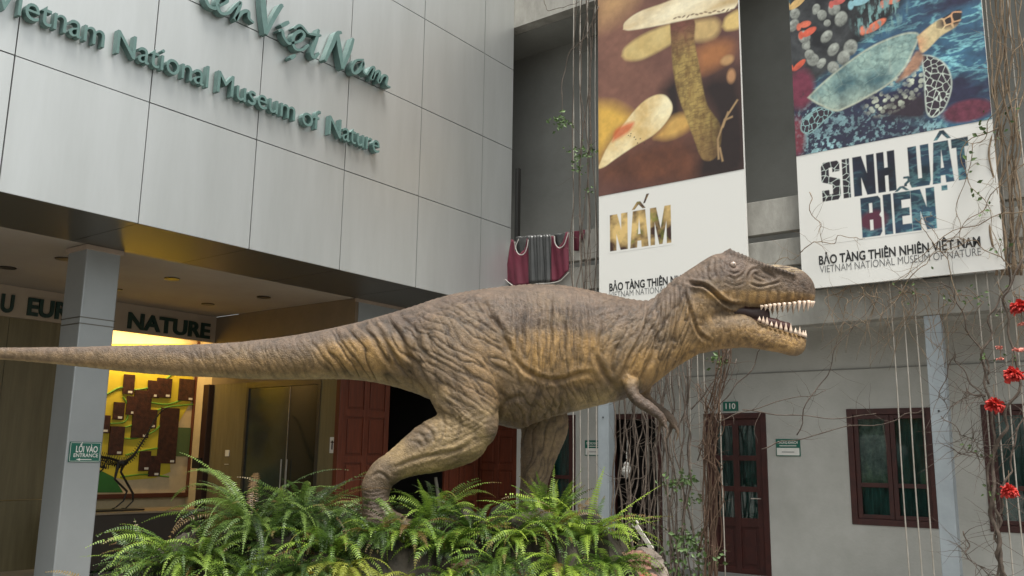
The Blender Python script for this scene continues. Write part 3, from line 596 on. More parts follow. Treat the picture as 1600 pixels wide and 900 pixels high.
def letters(cv, items, soft=0.004):
    """items: (char, x0, x1, z0, z1); returns coverage mask on canvas cv"""
    mk = np.zeros(cv.X.shape)
    for ch, x0, x1, z0, z1 in items:
        L = block(ch) if isinstance(ch, str) else ch; f = lambda p: (x0+p[0]*(x1-x0), z0+p[1]*(z1-z0)); m = cv.poly([f(p) for p in L[0]], soft, 1)
        for hole in L[1:]: m = m*(1-cv.poly([f(p) for p in hole], soft, 1))
        mk = np.maximum(mk, m)
    return mk
la = pz(953, 392); lb = pz(1049, 380); zt_ = (pz(953, 338)[1]+pz(1049, 318)[1])/2; zb_ = (la[1]+lb[1])/2; Wd = lb[0]-la[0]
def field(cv, Cc, nm, par, Y, items, px):
    """child print with lettering showing the picture colours"""
    mk = letters(cv, items); white = np.array([.72, .71, .68]); cv.C = Cc*mk[..., None]+white*(1-mk[..., None]); return cv.build(nm, m_print, par, YB+0.0025)
k1 = Canvas(la[0]-0.03, lb[0]+0.03, zb_-0.03, zt_+0.26, 0.0065)
C_ = mixc((58, 34, 24), (216, 184, 120), np.clip(k1.n(5, 2)*2.6-0.9, 0, 1)); gm = np.clip(k1.n(6, 11)*4-2.5, 0, 1)[..., None]; C_ = C_*(1-gm)+rgb(120, 128, 50)*gm
cir = [[(0, 0), (.22, 0), (.5, .6), (.78, 0), (1, 0), (.62, 1), (.38, 1)]]; acc = [[(0, 0), (.3, 0), (1, 1), (.55, 1)]]
field(k1, C_, 'block_lettering', tb, YB-0.004, [('N', la[0], la[0]+Wd*.30, zb_, zt_), ('A', la[0]+Wd*.34, la[0]+Wd*.64, zb_, zt_), ('M', la[0]+Wd*.67, lb[0], zb_, zt_), (cir, la[0]+Wd*.37, la[0]+Wd*.60, zt_+.02, zt_+.13), (acc, la[0]+Wd*.56, la[0]+Wd*.66, zt_+.09, zt_+.22)], 0)
q = M(); a = pz(952, 455); text_on(q, 'BẢO TÀNG THIÊN NHIÊN VIỆT NAM', (a[0], YB+0.0008, a[1]), (1, 0, 0), (0, 0, 1), (0, -1, 0), width=1.84, height=0.155, offset=0.028); q.build('museum_name', m_ink, tb)
q = M(); a = pz(952, 466); text_on(q, 'VIETNAM NATIONAL MUSEUM OF NATURE', (a[0], YB+0.0008, a[1]), (1, 0, 0), (0, 0, 1), (0, -1, 0), width=1.84, height=0.125, offset=-0.008); q.build('english_name', m_grey_ink, tb)
# ---- banner with sea turtle
cX0, cX1 = pz(1244, 243)[0], pz(1550, 187)[0]; zS2 = (pz(1244, 243)[1]+pz(1550, 187)[1])/2; zB2 = (pz(1253, 452)[1]+pz(1572, 420)[1])/2
c2 = Canvas(cX0, cX1, zS2, 8.0, 0.0075)
T = lambda pts: [pz(1230+x/3.75, y/3.75) for x, y in pts]
def water(cv, sd=0):
    a = cv.n(2.2, 21+sd, 0.7, 1.6, 5); b = cv.n(5, 22+sd, 0.8, 2.2, 5); r = 1-np.abs(b*2-1)*2.2
    C = mixc((38, 38, 66), (62, 110, 140), np.clip(a*2.4-0.8, 0, 1)); k = (np.clip(r-0.62, 0, 1)*np.clip(a*3-1.1, 0, 1)*2.6)[..., None]; k = np.clip(k, 0, 1)
    return C*(1-k)+rgb(140, 205, 212)*k
c2.C = water(c2)
c2.put(c2.poly(T([(0, -60), (640, -60), (600, 130), (520, 190), (380, 300), (250, 420), (150, 500), (130, 600), (0, 640)]), 0.06), mixc((24, 24, 28), (70, 72, 74), np.clip(c2.n(5, 31)*2.2-.8, 0, 1)))
sp = c2.n(26, 41, 1, 1, 3); sp2 = np.clip((sp-0.5)*7, 0, 1)
bot = mixc((42, 44, 66), (150, 190, 196), sp2*np.clip(c2.n(2.5, 42)*2.2-.5, 0, 1))
c2.put(c2.poly(T([(20, 640), (200, 620), (420, 640), (600, 640), (760, 700), (900, 720), (860, 900), (20, 930)]), 0.10), bot)
c2.put(c2.poly(T([(680, 560), (560, 610), (560, 680), (800, 700), (810, 560)]), 0.06), (46, 34, 46))
rr = random.Random(3)
for i in range(34):
    x, y = [(170, 50), (205, 90), (230, 215), (235, 135), (110, 260), (370, 280), (330, 340), (270, 290), (270, 395), (45, 80), (35, 150), (275, 50), (200, 370), (315, 110), (150, 350), (100, 215), (130, 320)][i % 17]
    x += rr.uniform(-14, 14) if i >= 17 else 0; y += rr.uniform(-16, 16) if i >= 17 else 0; r = rr.uniform(.05, .105)*(1 if i < 17 else .5); p = pz(1230+x/3.75, y/3.75); e_ = c2.ell(p[0], p[1], r*0.8, r, .25, rr.uniform(-.7, .7))
    tone = np.clip(0.55+0.45*(c2.n(30, 50+i, oct_=2))-0.25*((p[1]-c2.Z)/r+0.6), 0.2, 1); c2.put(e_, rgb(176, 180, 172)*tone[..., None])
for (x, y, rx, rz, an, co) in [(105, 142, .11, .05, .1, (212, 108, 82)), (128, 187, .14, .055, -.35, (214, 96, 72)), (515, 152, .20, .06, -.4, (214, 116, 86)), (70, 382, .14, .045, -.6, (206, 92, 66)), (60, 15, .18, .06, -.5, (206, 170, 110)), (610, 4, .14, .05, .2, (216, 120, 92)), (430, 6, .16, .06, 0, (136, 180, 190)), (300, 8, .12, .05, 0, (190, 92, 84))]:
    p = pz(1230+x/3.75, y/3.75); c2.put(c2.ell(p[0], p[1], rx*.7, rz*.9, .2, -an), co)
    p2 = p+np.array([-rx*.75, -rz*.3]); c2.put(c2.ell(p2[0], p2[1], rz*.6, rz, .4), co)
an_ = c2.ell(*pz(1230+540/3.75, 90/3.75), .30, .24, .5)*np.clip(c2.n(14, 61, 2, .7)*5-2.1, 0, 1); c2.put(an_, (120, 158, 158))
c2.put(c2.ell(*pz(1230+80/3.75, 520/3.75), .17, .26, .5)*np.clip(c2.n(16, 62)*3, 0, 1), (112, 46, 66))
c2.put(c2.ell(*pz(1230+60/3.75, 800/3.75), .10, .25, .6)*.8, (128, 50, 62))
c2.put(c2.ell(*pz(1230+1055/3.75, 650/3.75), .26, .13, .3), mixc((70, 28, 44), (122, 56, 76), c2.n(18, 63)))
br = c2.ell(*pz(1230+640/3.75, 530/3.75), .36, .20, .5, .5)*np.clip((0.52-c2.vor(17, 5)[0])*6, 0, 1)*np.clip(c2.n(6, 66)*3-.9, 0, 1); c2.put(br, (196, 202, 184))
# flippers
def flip(pts, f, sd_, edge=(196, 206, 196)):
    m = c2.poly(T(pts), 0.01); d1, d2 = c2.vor(f, sd_, 1.0, 0.8); l = np.clip((0.13-(d2-d1))*14, 0, 1); rim = np.clip((0.018-c2.sd)*80, 0, 1)
    l = np.maximum(l, rim); c2.put(m, rgb(52, 40, 52)*(1-l[..., None])+rgb(*edge)*l[..., None])
flip([(190, 625), (270, 652), (205, 722), (130, 785), (80, 760), (100, 690)], 17, 3, (150, 190, 190))
flip([(785, 320), (850, 328), (925, 372), (962, 450), (960, 540), (920, 640), (860, 688), (818, 662), (806, 560), (800, 450)], 15, 2)
c2.put(c2.poly(T([(690, 400), (760, 300), (800, 330), (770, 400), (700, 450), (640, 480)]), 0.02), mixc((70, 60, 60), (200, 150, 120), c2.n(12, 70)))
shell = c2.poly(T([(118, 572), (200, 490), (330, 382), (480, 278), (620, 214), (720, 188), (775, 205), (745, 290), (690, 398), (600, 492), (450, 582), (350, 632), (280, 652), (180, 612)]), 0.01)
ssd = c2.sd; v1, v2 = c2.vor(3.2, 7, 1.0, 1.4); sut = np.clip((0.035-(v2-v1))*22, 0, 1)*0.22
Cs = mixc((70, 102, 110), (166, 194, 184), np.clip(c2.n(3.5, 71, oct_=6)*2.2-.6, 0, 1)); ct_ = np.clip(1-np.abs(c2.n(9, 74, 1.0, 1.0, 4)*2-1)*5, 0, 1)[..., None]*.45; Cs = Cs*(1-ct_)+rgb(60, 88, 92)*ct_; low = np.clip((pz(1400, 120)[1]-c2.Z)/0.5+0.0, 0, 1)[..., None]*0.55; Cs = Cs*(1-low)+rgb(196, 192, 166)*low
Cs = Cs*(1-sut[..., None])+rgb(206, 206, 186)*sut[..., None]; rim = np.clip((0.03-ssd)*60, 0, 1)[..., None]*0.5; Cs = Cs*(1-rim)+rgb(206, 204, 180)*rim; c2.put(shell, Cs)
head = c2.poly(T([(760, 215), (850, 140), (920, 98), (1000, 58), (1024, 85), (995, 150), (900, 212), (820, 292), (782, 302)]), 0.01); hsd = c2.sd
d1, d2 = c2.vor(9, 9); sp_ = np.clip(((d2-d1)-0.12)*12, 0, 1)*np.clip((c2.Z-pz(1230+900/3.75, 170/3.75)[1])*12+0.6, 0, 1)*np.clip((c2.X-pz(1230+840/3.75, 0)[0])*8, 0, 1)
c2.put(head, mixc((206, 186, 142), (216, 148, 110), np.clip(c2.n(4, 77)*2-.8, 0, 1))*(1-sp_[..., None])+rgb(44, 34, 34)*sp_[..., None])
gr_ = c2.n(20, 56, 1, 1, 4)[..., None]; c2.C = np.clip(c2.C*(.62+.76*gr_), 0, 1)
tt = thing('hanging_banner', 'banner printed with a sea turtle over coral, the right one of two', 'banner', (cX0, YB, zB2))
bx('banner_board', (cX0, YB+0.004, zB2), (cX1, YB+0.05, 8.0), m_bprint, tt, label='white lower field and edge of the turtle banner')
c2.build('printed_picture', m_print, tt, YB)
V = lambda x, y: pz(1240+x/3.214, 180+y/3.214)
zt1 = (V(140, 240)[1]+V(885, 105)[1])/2; zb1 = (V(145, 435)[1]+V(875, 320)[1])/2; zt2 = (V(335, 415)[1]+V(705, 362)[1])/2; zb2 = (V(348, 615)[1]+V(720, 567)[1])/2
X = lambda x, y=300: V(x, y)[0]
k2 = Canvas(X(130, 340), X(895, 220), zb2-0.02, zt1+0.15, 0.006)
Cw = water(k2, 5); dk = np.clip(k2.n(3, 91)*2.2-.4, 0, 1)[..., None]; Cw = Cw*(0.12+0.55*dk); d1, d2 = k2.vor(11, 4); l = np.clip((0.12-(d2-d1))*14, 0, 1); ln_ = rgb(34, 28, 36)*(1-l[..., None])+rgb(186, 196, 190)*l[..., None]
selm = (np.clip((X(288, 320)-k2.X)*30, 0, 1)*np.clip((k2.Z-zb1+.02)*50, 0, 1))[..., None]; Cw = Cw*(1-selm)+ln_*selm
cm = k2.ell(X(400, 490), (zt2*.4+zb2*.6), .16, .12, .4)[..., None]; Cw = Cw*(1-cm)+rgb(84, 34, 54)*cm
it = [(c, X(a, 330), X(b, 330), zb1, zt1) for c, a, b in (('S', 140, 234), ('I', 246, 284), ('N', 300, 410), ('H', 422, 515))]
it += [(c, X(a, 230), X(b, 230), zb1, zt1) for c, a, b in (('V', 575, 682), ('A', 690, 800), ('T', 798, 885))]
it += [(c, X(a, 490), X(b, 490), zb2, zt2) for c, a, b in (('B', 338, 440), ('I', 452, 494), ('E', 505, 592), ('N', 592, 715))]
xa_, xb_ = X(700, 110), X(790, 110); it += [(cir, xa_, xb_, zt1+.02, zt1+.13), ([[(0, 0), (1, 0), (1, 1), (0, 1)]], X(742, 360), X(772, 360), zb1-.09, zb1-.03)]
it += [(cir, X(505, 370), X(580, 370), zt2+.01, zt2+.07), ([[(0, 0), (.5, 0), (.5, .2), (1, .4), (1, .9), (.8, 1), (0, 1), (0, .8), (.6, .75), (.6, .55), (.1, .3)]], X(553, 350), X(586, 350), zt2+.06, zt2+.18)]
field(k2, Cw, 'block_lettering', tt, YB-0.004, it, 0)
q = M(); a = V(128, 752); b = V(940, 655); text_on(q, 'BẢO TÀNG THIÊN NHIÊN VIỆT NAM', (a[0], YB+0.0008, (a[1]+b[1])/2), (1, 0, 0), (0, 0, 1), (0, -1, 0), width=b[0]-a[0], height=0.155, offset=0.028); q.build('museum_name', m_ink, tt)
q = M(); a = V(133, 793); b = V(943, 703); text_on(q, 'VIETNAM NATIONAL MUSEUM OF NATURE', (a[0], YB+0.0008, (a[1]+b[1])/2), (1, 0, 0), (0, 0, 1), (0, -1, 0), width=b[0]-a[0], height=0.128, offset=-0.008); q.build('english_name', m_grey_ink, tt)

# ================================================================== steel climbing wires (each a thing)
YWI = 10.93
def wire(x, label, r=0.0085, y=YWI):
    q = M(); n = 26; ph = random.uniform(0, 6); q.tube([(x+0.004*math.sin(i*0.9+ph), y, 0.03+i*(9.0-0.03)/n) for i in range(n+1)], r, 6)
    o = q.build('climbing_wire', m_wire, None, smooth=True); o.location = (0, 0, 0); tag(o, label, 'wire', 'thin steel wires strung up the gallery front')
    return o
ordn = ['first', 'second', 'third', 'fourth', 'fifth', 'sixth', 'seventh', 'eighth', 'ninth', 'tenth', 'eleventh']
for i, (x, y) in enumerate([(896.4, 29), (906.5, 29), (918, 29), (929.8, 29)]):
    wire(onp(x, y, 1, YWI)[0], f'thin steel wire, {ordn[i]} from left of the four beside the mushroom banner')
for i, (x, y) in enumerate([(1012, 700), (1025, 640), (1036, 640), (1048, 640), (1061.5, 620), (1078, 640), (1092, 640), (1104, 760), (1130, 800)]):
    wire(onp(x, y, 1, YWI)[0], f'thin steel wire, {ordn[i]} from left among the tangled vines behind the dinosaur neck')
for i, (x, y) in enumerate([(1392, 468), (1410.7, 468), (1429, 468)]):
    wire(onp(x, y, 1, YWI)[0], f'thin steel wire, {ordn[i]} from left of the three crossing the middle red window')
for i, (x, y) in enumerate([(1530.7, 500), (1554.7, 580), (1570.7, 553), (1594.7, 596), (1632, 600)]):
    wire(onp(x, y, 1, YWI)[0], f'thin steel wire, {ordn[i]} from left among the red paper flowers at right')

# ================================================================== maroon cape on the rail
YC = 10.95
def cp(x, y, d=0.0): p = onp(760+x/6.43, 340+y/6.43, 1, YC-d); return np.array([p[0], YC-d, p[2]])
t = thing('rain_cape', 'maroon and dark grey rain cape with white piping hung over the gallery rail', 'cape', tuple(cp(500, 650)))
def cloth(poly, m, nm, d, amp=0.018, fr=9.0, sag=None):
    P = [cp(*p) for p in poly]; q = M(); xs = [p[0] for p in P]; zs = [p[2] for p in P]; n = 44
    x0, x1 = min(xs), max(xs); poly2 = [(p[0], p[2]) for p in P]
    def rng(x):
        hit = []
        for (a, b), (c, d_) in zip(poly2, poly2[1:]+poly2[:1]):
            if (a-x)*(c-x) <= 0 and abs(a-c) > 1e-9: hit.append(b+(d_-b)*(x-a)/(c-a))
        return (min(hit), max(hit)) if hit else None
    rows = 16; vs = []; 
    for i in range(n+1):
        x = x0+1e-4+(x1-x0-2e-4)*i/n; r_ = rng(x)
        for j in range(rows+1):
            z = r_[0]+(r_[1]-r_[0])*j/rows; u = (x-x0); vs.append((x, YC-d-0.05-amp*math.sin(u*fr*2+2.1*z)*(1.2-j/rows)-0.4*amp*math.sin(u*fr*5+z*6), z))
    q.add(vs, [(i*(rows+1)+j, (i+1)*(rows+1)+j, (i+1)*(rows+1)+j+1, i*(rows+1)+j+1) for i in range(n) for j in range(rows)])
    o = q.build(nm, m, t, smooth=True); md = o.modifiers.new('thick', 'SOLIDIFY'); md.thickness = 0.006; return o
cloth([(265, 222), (300, 235), (300, 330), (345, 372), (400, 330), (420, 215), (450, 210), (450, 675), (300, 690), (190, 625), (240, 400)], m_maroon, 'cape_side', 0.0)
cloth([(665, 190), (690, 190), (690, 250), (735, 305), (790, 250), (815, 150), (845, 150), (845, 545), (760, 620), (665, 655)], m_maroon, 'cape_side', 0.0)
cloth([(850, 140), (990, 120), (985, 190), (925, 260), (920, 330), (865, 325)], m_maroon, 'cape_corner', -0.06)
cloth([(300, 195), (425, 190), (400, 340), (345, 375), (295, 340)], m_plastic, 'cape_lining', -0.03); cloth([(430, 190), (670, 175), (675, 655), (440, 665)], m_plastic, 'centre_panel', 0.015, 0.022, 22)
cloth([(680, 175), (815, 150), (790, 260), (735, 308), (690, 270)], m_plastic, 'cape_lining', -0.03)
for nm, pts in (('piping', [(190, 620), (240, 665), (300, 690), (440, 680)]), ('piping', [(500, 665), (650, 658), (740, 635), (790, 590), (830, 550)]), ('piping', [(325, 215), (295, 290), (310, 350), (345, 375), (385, 355), (410, 290), (420, 220)]), ('piping', [(685, 185), (690, 255), (715, 295), (740, 305), (780, 275), (805, 210), (822, 150)])):
    q = M(); q.tube([cp(x, y, 0.075) for x, y in smooth_path(pts, 5)], 0.007, 6); q.build(nm, mat('cream_piping', (.50, .47, .44), .7), t)

# ================================================================== vines, twigs
def jitter(P, amp, sd_):
    out = []
    for i, p in enumerate(P):
        v = mnoise.noise_vector(Vector((i*0.23+sd_*3.7, sd_*1.3, 0))); k = min(1, i/3, (len(P)-1-i)/3+0.2); out.append(p+np.array(v)*amp*k)
    return out
def stem(q, pts, Y, r0, r1, amp=0.04, sd_=None, n=8, dY=0.0):
    sd_ = random.random()*90 if sd_ is None else sd_
    W = []
    for i, (x, y) in enumerate(pts): W.append(onp(x, y, 1, Y+dY*math.sin(i*1.7+sd_)))
    W = jitter(smooth_path(W, n), amp, sd_); m_ = len(W); q.tube(W, [r0+(r1-r0)*i/(m_-1)+0.0008*math.sin(i*2.3) for i in range(m_)], 6); return W
def twigs(q, W, num, L=(0.15, 0.5), r=0.003, droop=0.0):
    for k in range(num):
        i = random.randrange(1, len(W)-1); p = W[i]; d = np.array([random.uniform(-1, 1), random.uniform(-.6, .1), random.uniform(-1, 1)]); d /= np.linalg.norm(d); ln = random.uniform(*L); P = [p]
        for s in range(6): d = d+np.array([random.uniform(-.3, .3), random.uniform(-.1, .1), random.uniform(-.3, .3)-droop]); d /= np.linalg.norm(d); P.append(P[-1]+d*ln/6)
        q.tube(P, [r*(1-0.12*s) for s in range(7)], 5)
def leafcl(q, c, n, R=0.1, s=0.05, rnd=random):
    for k in range(n):
        p = np.array(c)+np.array([rnd.gauss(0, R), rnd.gauss(0, R*.5), rnd.gauss(0, R*.7)]); a = np.array([rnd.gauss(0, 1), rnd.gauss(0, .6), rnd.gauss(-.4, .6)]); a /= np.linalg.norm(a)
        b = np.cross(a, [rnd.gauss(0, .5), 1, rnd.gauss(0, .5)]); b /= np.linalg.norm(b); L = s*rnd.uniform(.6, 1.2); h_ = np.cross(a, b)*L*.12
        q.add([p, p+a*L*.45+b*L*.3+h_, p+a*L, p+a*L*.45-b*L*.3+h_], [(0, 1, 2), (0, 2, 3)])
m_leaf = mat('vine_leaf', (0.10, 0.17, 0.045), 0.55, 0, (0.05, 0.09, 0.025), 8)
def vine(label, build, leaves=(), m=m_vine, name='climbing_vine', Y=10.88, grp='dry vines climbing the gallery front'):
    assert len(label.split()) < 17; t = thing(name, label, 'vine', (0, Y, 0), grp); q = M(); build(q); q.build('stems', m, t, smooth=True)
    if leaves:
        q = M()
        for (x, y, n, R, s) in leaves: leafcl(q, onp(x, y, 1, Y-0.05), n, R, s)
        q.build('leaves', m_leaf, t)
    return t
def b1(q):
    for i in range(28):
        x0 = random.uniform(962, 1090) if i % 2 else random.uniform(966, 1045); x1 = x0+random.uniform(-28, 28); W = stem(q, [(x0+8, 930), ((x0+x1)/2+random.uniform(-14, 14), 800), (x1+random.uniform(-10, 10), 700), (x1, 610), (x1+random.uniform(-16, 16), 520)], 10.88+random.uniform(-.12, .05), random.uniform(.006, .018), random.uniform(.004, .010), .08); twigs(q, W, 9, r=.004)
vine('dense bundle of bare vine stems in the dark doorway below the dinosaur neck', b1, leaves=((1050, 755, 40, .10, .08), (1072, 745, 34, .08, .08), (1085, 780, 20, .06, .07), (1060, 850, 60, .18, .08), (1090, 870, 70, .2, .08), (1078, 838, 40, .12, .08), (1050, 890, 60, .2, .08)))
def b2(q):
    for i in range(11):
        o = random.uniform(-13, 12); W = stem(q, [(1108+o, 930), (1109+o*.8, 840), (1108+o, 760), (1106+o*.8, 690), (1112+o, 640), (1124+o*.6, 590), (1132+o, 540)], 10.80+random.uniform(-.05, .05), .004+.016*random.random()**1.5, .006, .045); twigs(q, W, 7, r=.004)
    for k in range(8):
        o = random.uniform(-14, 14); stem(q, [(1100+o, 870+o), (1114+o, 800), (1122+o*.5, 740), (1104+o, 700), (1118+o, 650), (1096+o, 600)], 10.78+random.uniform(-.05, .05), random.uniform(.004, .010), .004, .10)
vine('thick reddish twisted vine trunk running up beside the glazed red door', b2, leaves=((1120, 563, 20, .05, .09),), m=m_trunk, name='vine_trunk')
def b3(q):
    for pts in ([(1118, 640), (1150, 600), (1185, 555), (1200, 520), (1215, 490)], [(1120, 660), (1170, 640), (1250, 620), (1290, 610)], [(1160, 640), (1240, 648), (1320, 650), (1370, 646)], [(1245, 680), (1270, 620), (1290, 580), (1310, 540), (1345, 500), (1372, 470)], [(1190, 702), (1240, 685), (1330, 667), (1400, 655), (1440, 640)], [(1080, 640), (1120, 590), (1140, 545)], [(1090, 720), (1120, 640), (1150, 560)]):
        W = stem(q, pts, 10.78, .008, .004, .07, n=6); twigs(q, W, 7, (.15, .5), .0028)
vine('long thin twigs reaching across the grey wall above the glazed red door and notice', b3, m=m_vine)
def b4(q):
    for pts, r in (([(1566, 930), (1556, 850), (1548, 780), (1560, 700), (1580, 640), (1590, 560), (1570, 480), (1600, 400)], .024), ([(1572, 930), (1562, 860), (1552, 800), (1548, 720), (1552, 640), (1538, 560), (1548, 500), (1575, 430), (1590, 340)], .018), ([(1560, 930), (1556, 830), (1570, 760), (1590, 700), (1610, 600), (1605, 480)], .014),
                   ([(1548, 640), (1515, 600), (1490, 560), (1470, 600), (1480, 640)], .009), ([(1545, 600), (1530, 540), (1500, 480), (1470, 440)], .012), ([(1540, 620), (1510, 610), (1490, 640)], .01), ([(1555, 720), (1520, 712), (1490, 700)], .008), ([(1470, 650), (1500, 680), (1530, 690), (1548, 700)], .006), ([(1505, 830), (1515, 870), (1545, 900)], .008)):
        W = stem(q, pts, 10.84, r, r*.45, .09); twigs(q, W, 26, (.15, .6), .0035)
vine('gnarled bare vine with many twigs holding the red paper flowers at right', b4, leaves=((1555, 560, 12, .1, .05), (1525, 705, 12, .08, .05), (1500, 460, 16, .16, .05), (1545, 770, 8, .06, .05), (1430, 455, 10, .12, .05)), m=m_vine)
def b5(q):
    for pts in ([(1600, 60), (1570, 130), (1545, 190), (1520, 240), (1500, 330), (1508, 380)], [(1560, 200), (1500, 240), (1540, 330), (1570, 410)], [(1610, 250), (1540, 320), (1480, 380), (1400, 440)], [(1600, 330), (1520, 350), (1440, 400), (1390, 450)], [(1580, 420), (1530, 380), (1480, 370), (1430, 340)], [(1500, 470), (1470, 400), (1440, 350), (1455, 330)], [(1400, 470), (1440, 420), (1480, 390), (1520, 370)], [(1250, 395), (1280, 380), (1320, 374), (1352, 372)], [(1180, 430), (1215, 410), (1250, 396)], [(1265, 300), (1275, 340), (1285, 380)]):
        W = stem(q, pts, 10.74, .006, .003, .09); twigs(q, W, 7, (.15, .55), .0024)
vine('thin pale twigs straying over the white lower field of the turtle banner', b5, leaves=((1535, 200, 5, .06, .07), (1518, 245, 6, .08, .07), (1530, 300, 5, .06, .07), (1540, 328, 4, .05, .07), (1555, 385, 5, .07, .06)), m=m_vine2, Y=10.76)
def b6(q):
    for i in range(13):
        x = random.uniform(1545, 1605); W = stem(q, [(x+10, 430), (x+random.uniform(-15, 15), 330), (x+random.uniform(-15, 15), 220), (x+random.uniform(-15, 15), 110), (x, -20)], 10.86, random.uniform(.007, .016), .006, .08); twigs(q, W, 8, (.15, .5), .003)
vine('bare vine climbing the wires right of the turtle banner', b6, leaves=((1575, 190, 14, .15, .05),), m=m_vine2)
def b7(q):
    for i in range(7):
        x = random.uniform(896, 932); W = stem(q, [(x, 480), (x+random.uniform(-8, 8), 380), (x+random.uniform(-8, 8), 260), (x+random.uniform(-8, 8), 130), (x+4, 10), (x+20, -40)], 10.88, .008, .005, .05); twigs(q, W, 7, (.1, .4), .003)
    stem(q, [(935, 10), (912, 60), (890, 80), (880, 120), (878, 180)], 10.8, .008, .005, .03); W = stem(q, [(850, 0), (855, 16), (880, 12), (905, 2)], 10.8, .006, .004, .03)
vine('slim leafy vine winding up the wires left of the mushroom banner', b7, leaves=((873, 190, 40, .09, .085), (912, 238, 50, .11, .07), (905, 262, 20, .08, .06), (922, 300, 10, .08, .05)), m=m_vine)
def b8(q):
    for i in range(40):
        x = random.uniform(1290, 1600); W = stem(q, [(x, 450+random.uniform(-10, 10)), (x+random.uniform(-35, 35), 480), (x+random.uniform(-60, 60), 520+random.uniform(0, 60))], 10.86, .005, .0025, .08); twigs(q, W, 3, (.1, .4), .0022)
vine('hanging tangle of fine twigs under the lower edge of the turtle banner', b8, leaves=((1545, 470, 12, .1, .05),), m=m_vine2)
# pale board leaning by the vines, white bag
t = thing('leaning_plank', 'short pale wooden plank leaning beside the vines right of the ferns', 'plank', (0, 0, 0))
a, b = onp(990, 816, 1, 8.6), onp(1018, 858, 1, 8.6); d = b-a; nn = np.array([d[2], 0, -d[0]]); nn = nn/np.linalg.norm(nn)*0.022; q = M(); q.prism([a+nn, b+nn, b-nn, a-nn], (0, 0.02, 0)); q.build('board', mat('pale_board', (0.5, 0.47, 0.42), 0.7, 0, (0.36, 0.33, 0.28), 9), t)
q = M(); q.prism([a+nn*1.6, a+nn*1.6+d*.12, a-nn*1.6+d*.12, a-nn*1.6], (0, 0.026, 0)); q.build('batten', MATS['pale_board'], t)
t = thing('plastic_bag', 'crumpled white plastic bag hanging in the dark doorway behind the vines', 'bag', tuple(onp(979, 733, 1, 11.5)))
q = M(); c = onp(979, 733, 1, 11.5); q.ell(c, (.06, .05, .12), 14, 10)
q.v = [tuple(np.array(v)+0.055*np.array(mnoise.noise_vector(Vector(v)*9))) for v in q.v]; q.build('bag', m_white, t); q = M(); q.tube([c+np.array([0, 0, .15]), c+np.array([.02, 0, .45])], .006, 5); q.build('string', m_white, t)

# ================================================================== red paper flowers
m_fl = mat('red_paper', (0.74, 0.07, 0.05), 0.6, 0, (0.42, 0.015, 0.015), 14); m_pk = mat('pink_paper', (0.80, 0.34, 0.27), 0.6, 0, (0.65, 0.2, 0.17), 20)
def petal(q, c, d, up, L, Wd):
    d = d/np.linalg.norm(d); s = np.cross(d, up); s /= np.linalg.norm(s)+1e-9; u = np.cross(s, d); P = []; n = 5
    for i in range(4):
        t_ = i/3; hw = Wd*math.sin(0.5+2.3*t_)*0.6
        for j in range(n): v = (j/(n-1)-.5)*2; P.append(c+d*L*t_+s*hw*v+u*(L*0.18*math.sin(t_*3)+0.012*math.sin(j*2.6+i)*t_))
    q.add(P, [(i*n+j, i*n+j+1, (i+1)*n+j+1, (i+1)*n+j) for i in range(3) for j in range(n-1)])
def flower(px, py, R, label, m, Y=10.62, small=False):
    c = onp(px, py, 1, Y); t = thing('paper_flower', label, 'flower', tuple(c), 'paper flowers hanging on the vine'); q = M(); rn = random.Random(int(px))
    for k in range(90 if not small else 9):
        th = rn.uniform(0, 6.283); ph = math.acos(rn.uniform(-.8, 1)) if not small else rn.uniform(.9, 1.7); d = np.array([math.sin(ph)*math.cos(th), math.sin(ph)*math.sin(th)-.25, math.cos(ph)*.85]); petal(q, c-d*0.01, d, np.array([rn.gauss(0, .3), rn.gauss(0, .3), 1]), R*rn.uniform(.75, 1.1), R*.5)
    q.build('petals', m, t, smooth=True)
    q = M(); q.tube([c+np.array([0, 0, R*.2]), c+np.array([.01, .0, R*2.2])], .004, 5); q.build('stalk', m_vine2, t)
for a in ((1594, 482, .105, 'red ruffled paper flower, topmost of the four red ones at the right edge', m_fl), (1583, 587, .108, 'red ruffled paper flower, second from the top of the four red ones', m_fl), (1554, 635, .105, 'red ruffled paper flower, third from the top and furthest left of the red ones', m_fl), (1577, 769, .10, 'red ruffled paper flower, lowest of all, before the red framed window', m_fl)): flower(*a)
for a in ((1562, 545, .06, 'small pink paper flower, left of the upper pair of pink ones', m_pk), (1591, 549, .075, 'small pink paper flower at the right edge above the second red flower', m_pk), (1563, 562, .05, 'small pink paper flower, lower of the two at the left', m_pk), (1596, 508, .06, 'small orange pink paper flower directly below the topmost red flower', m_pk)): flower(*a, small=True)
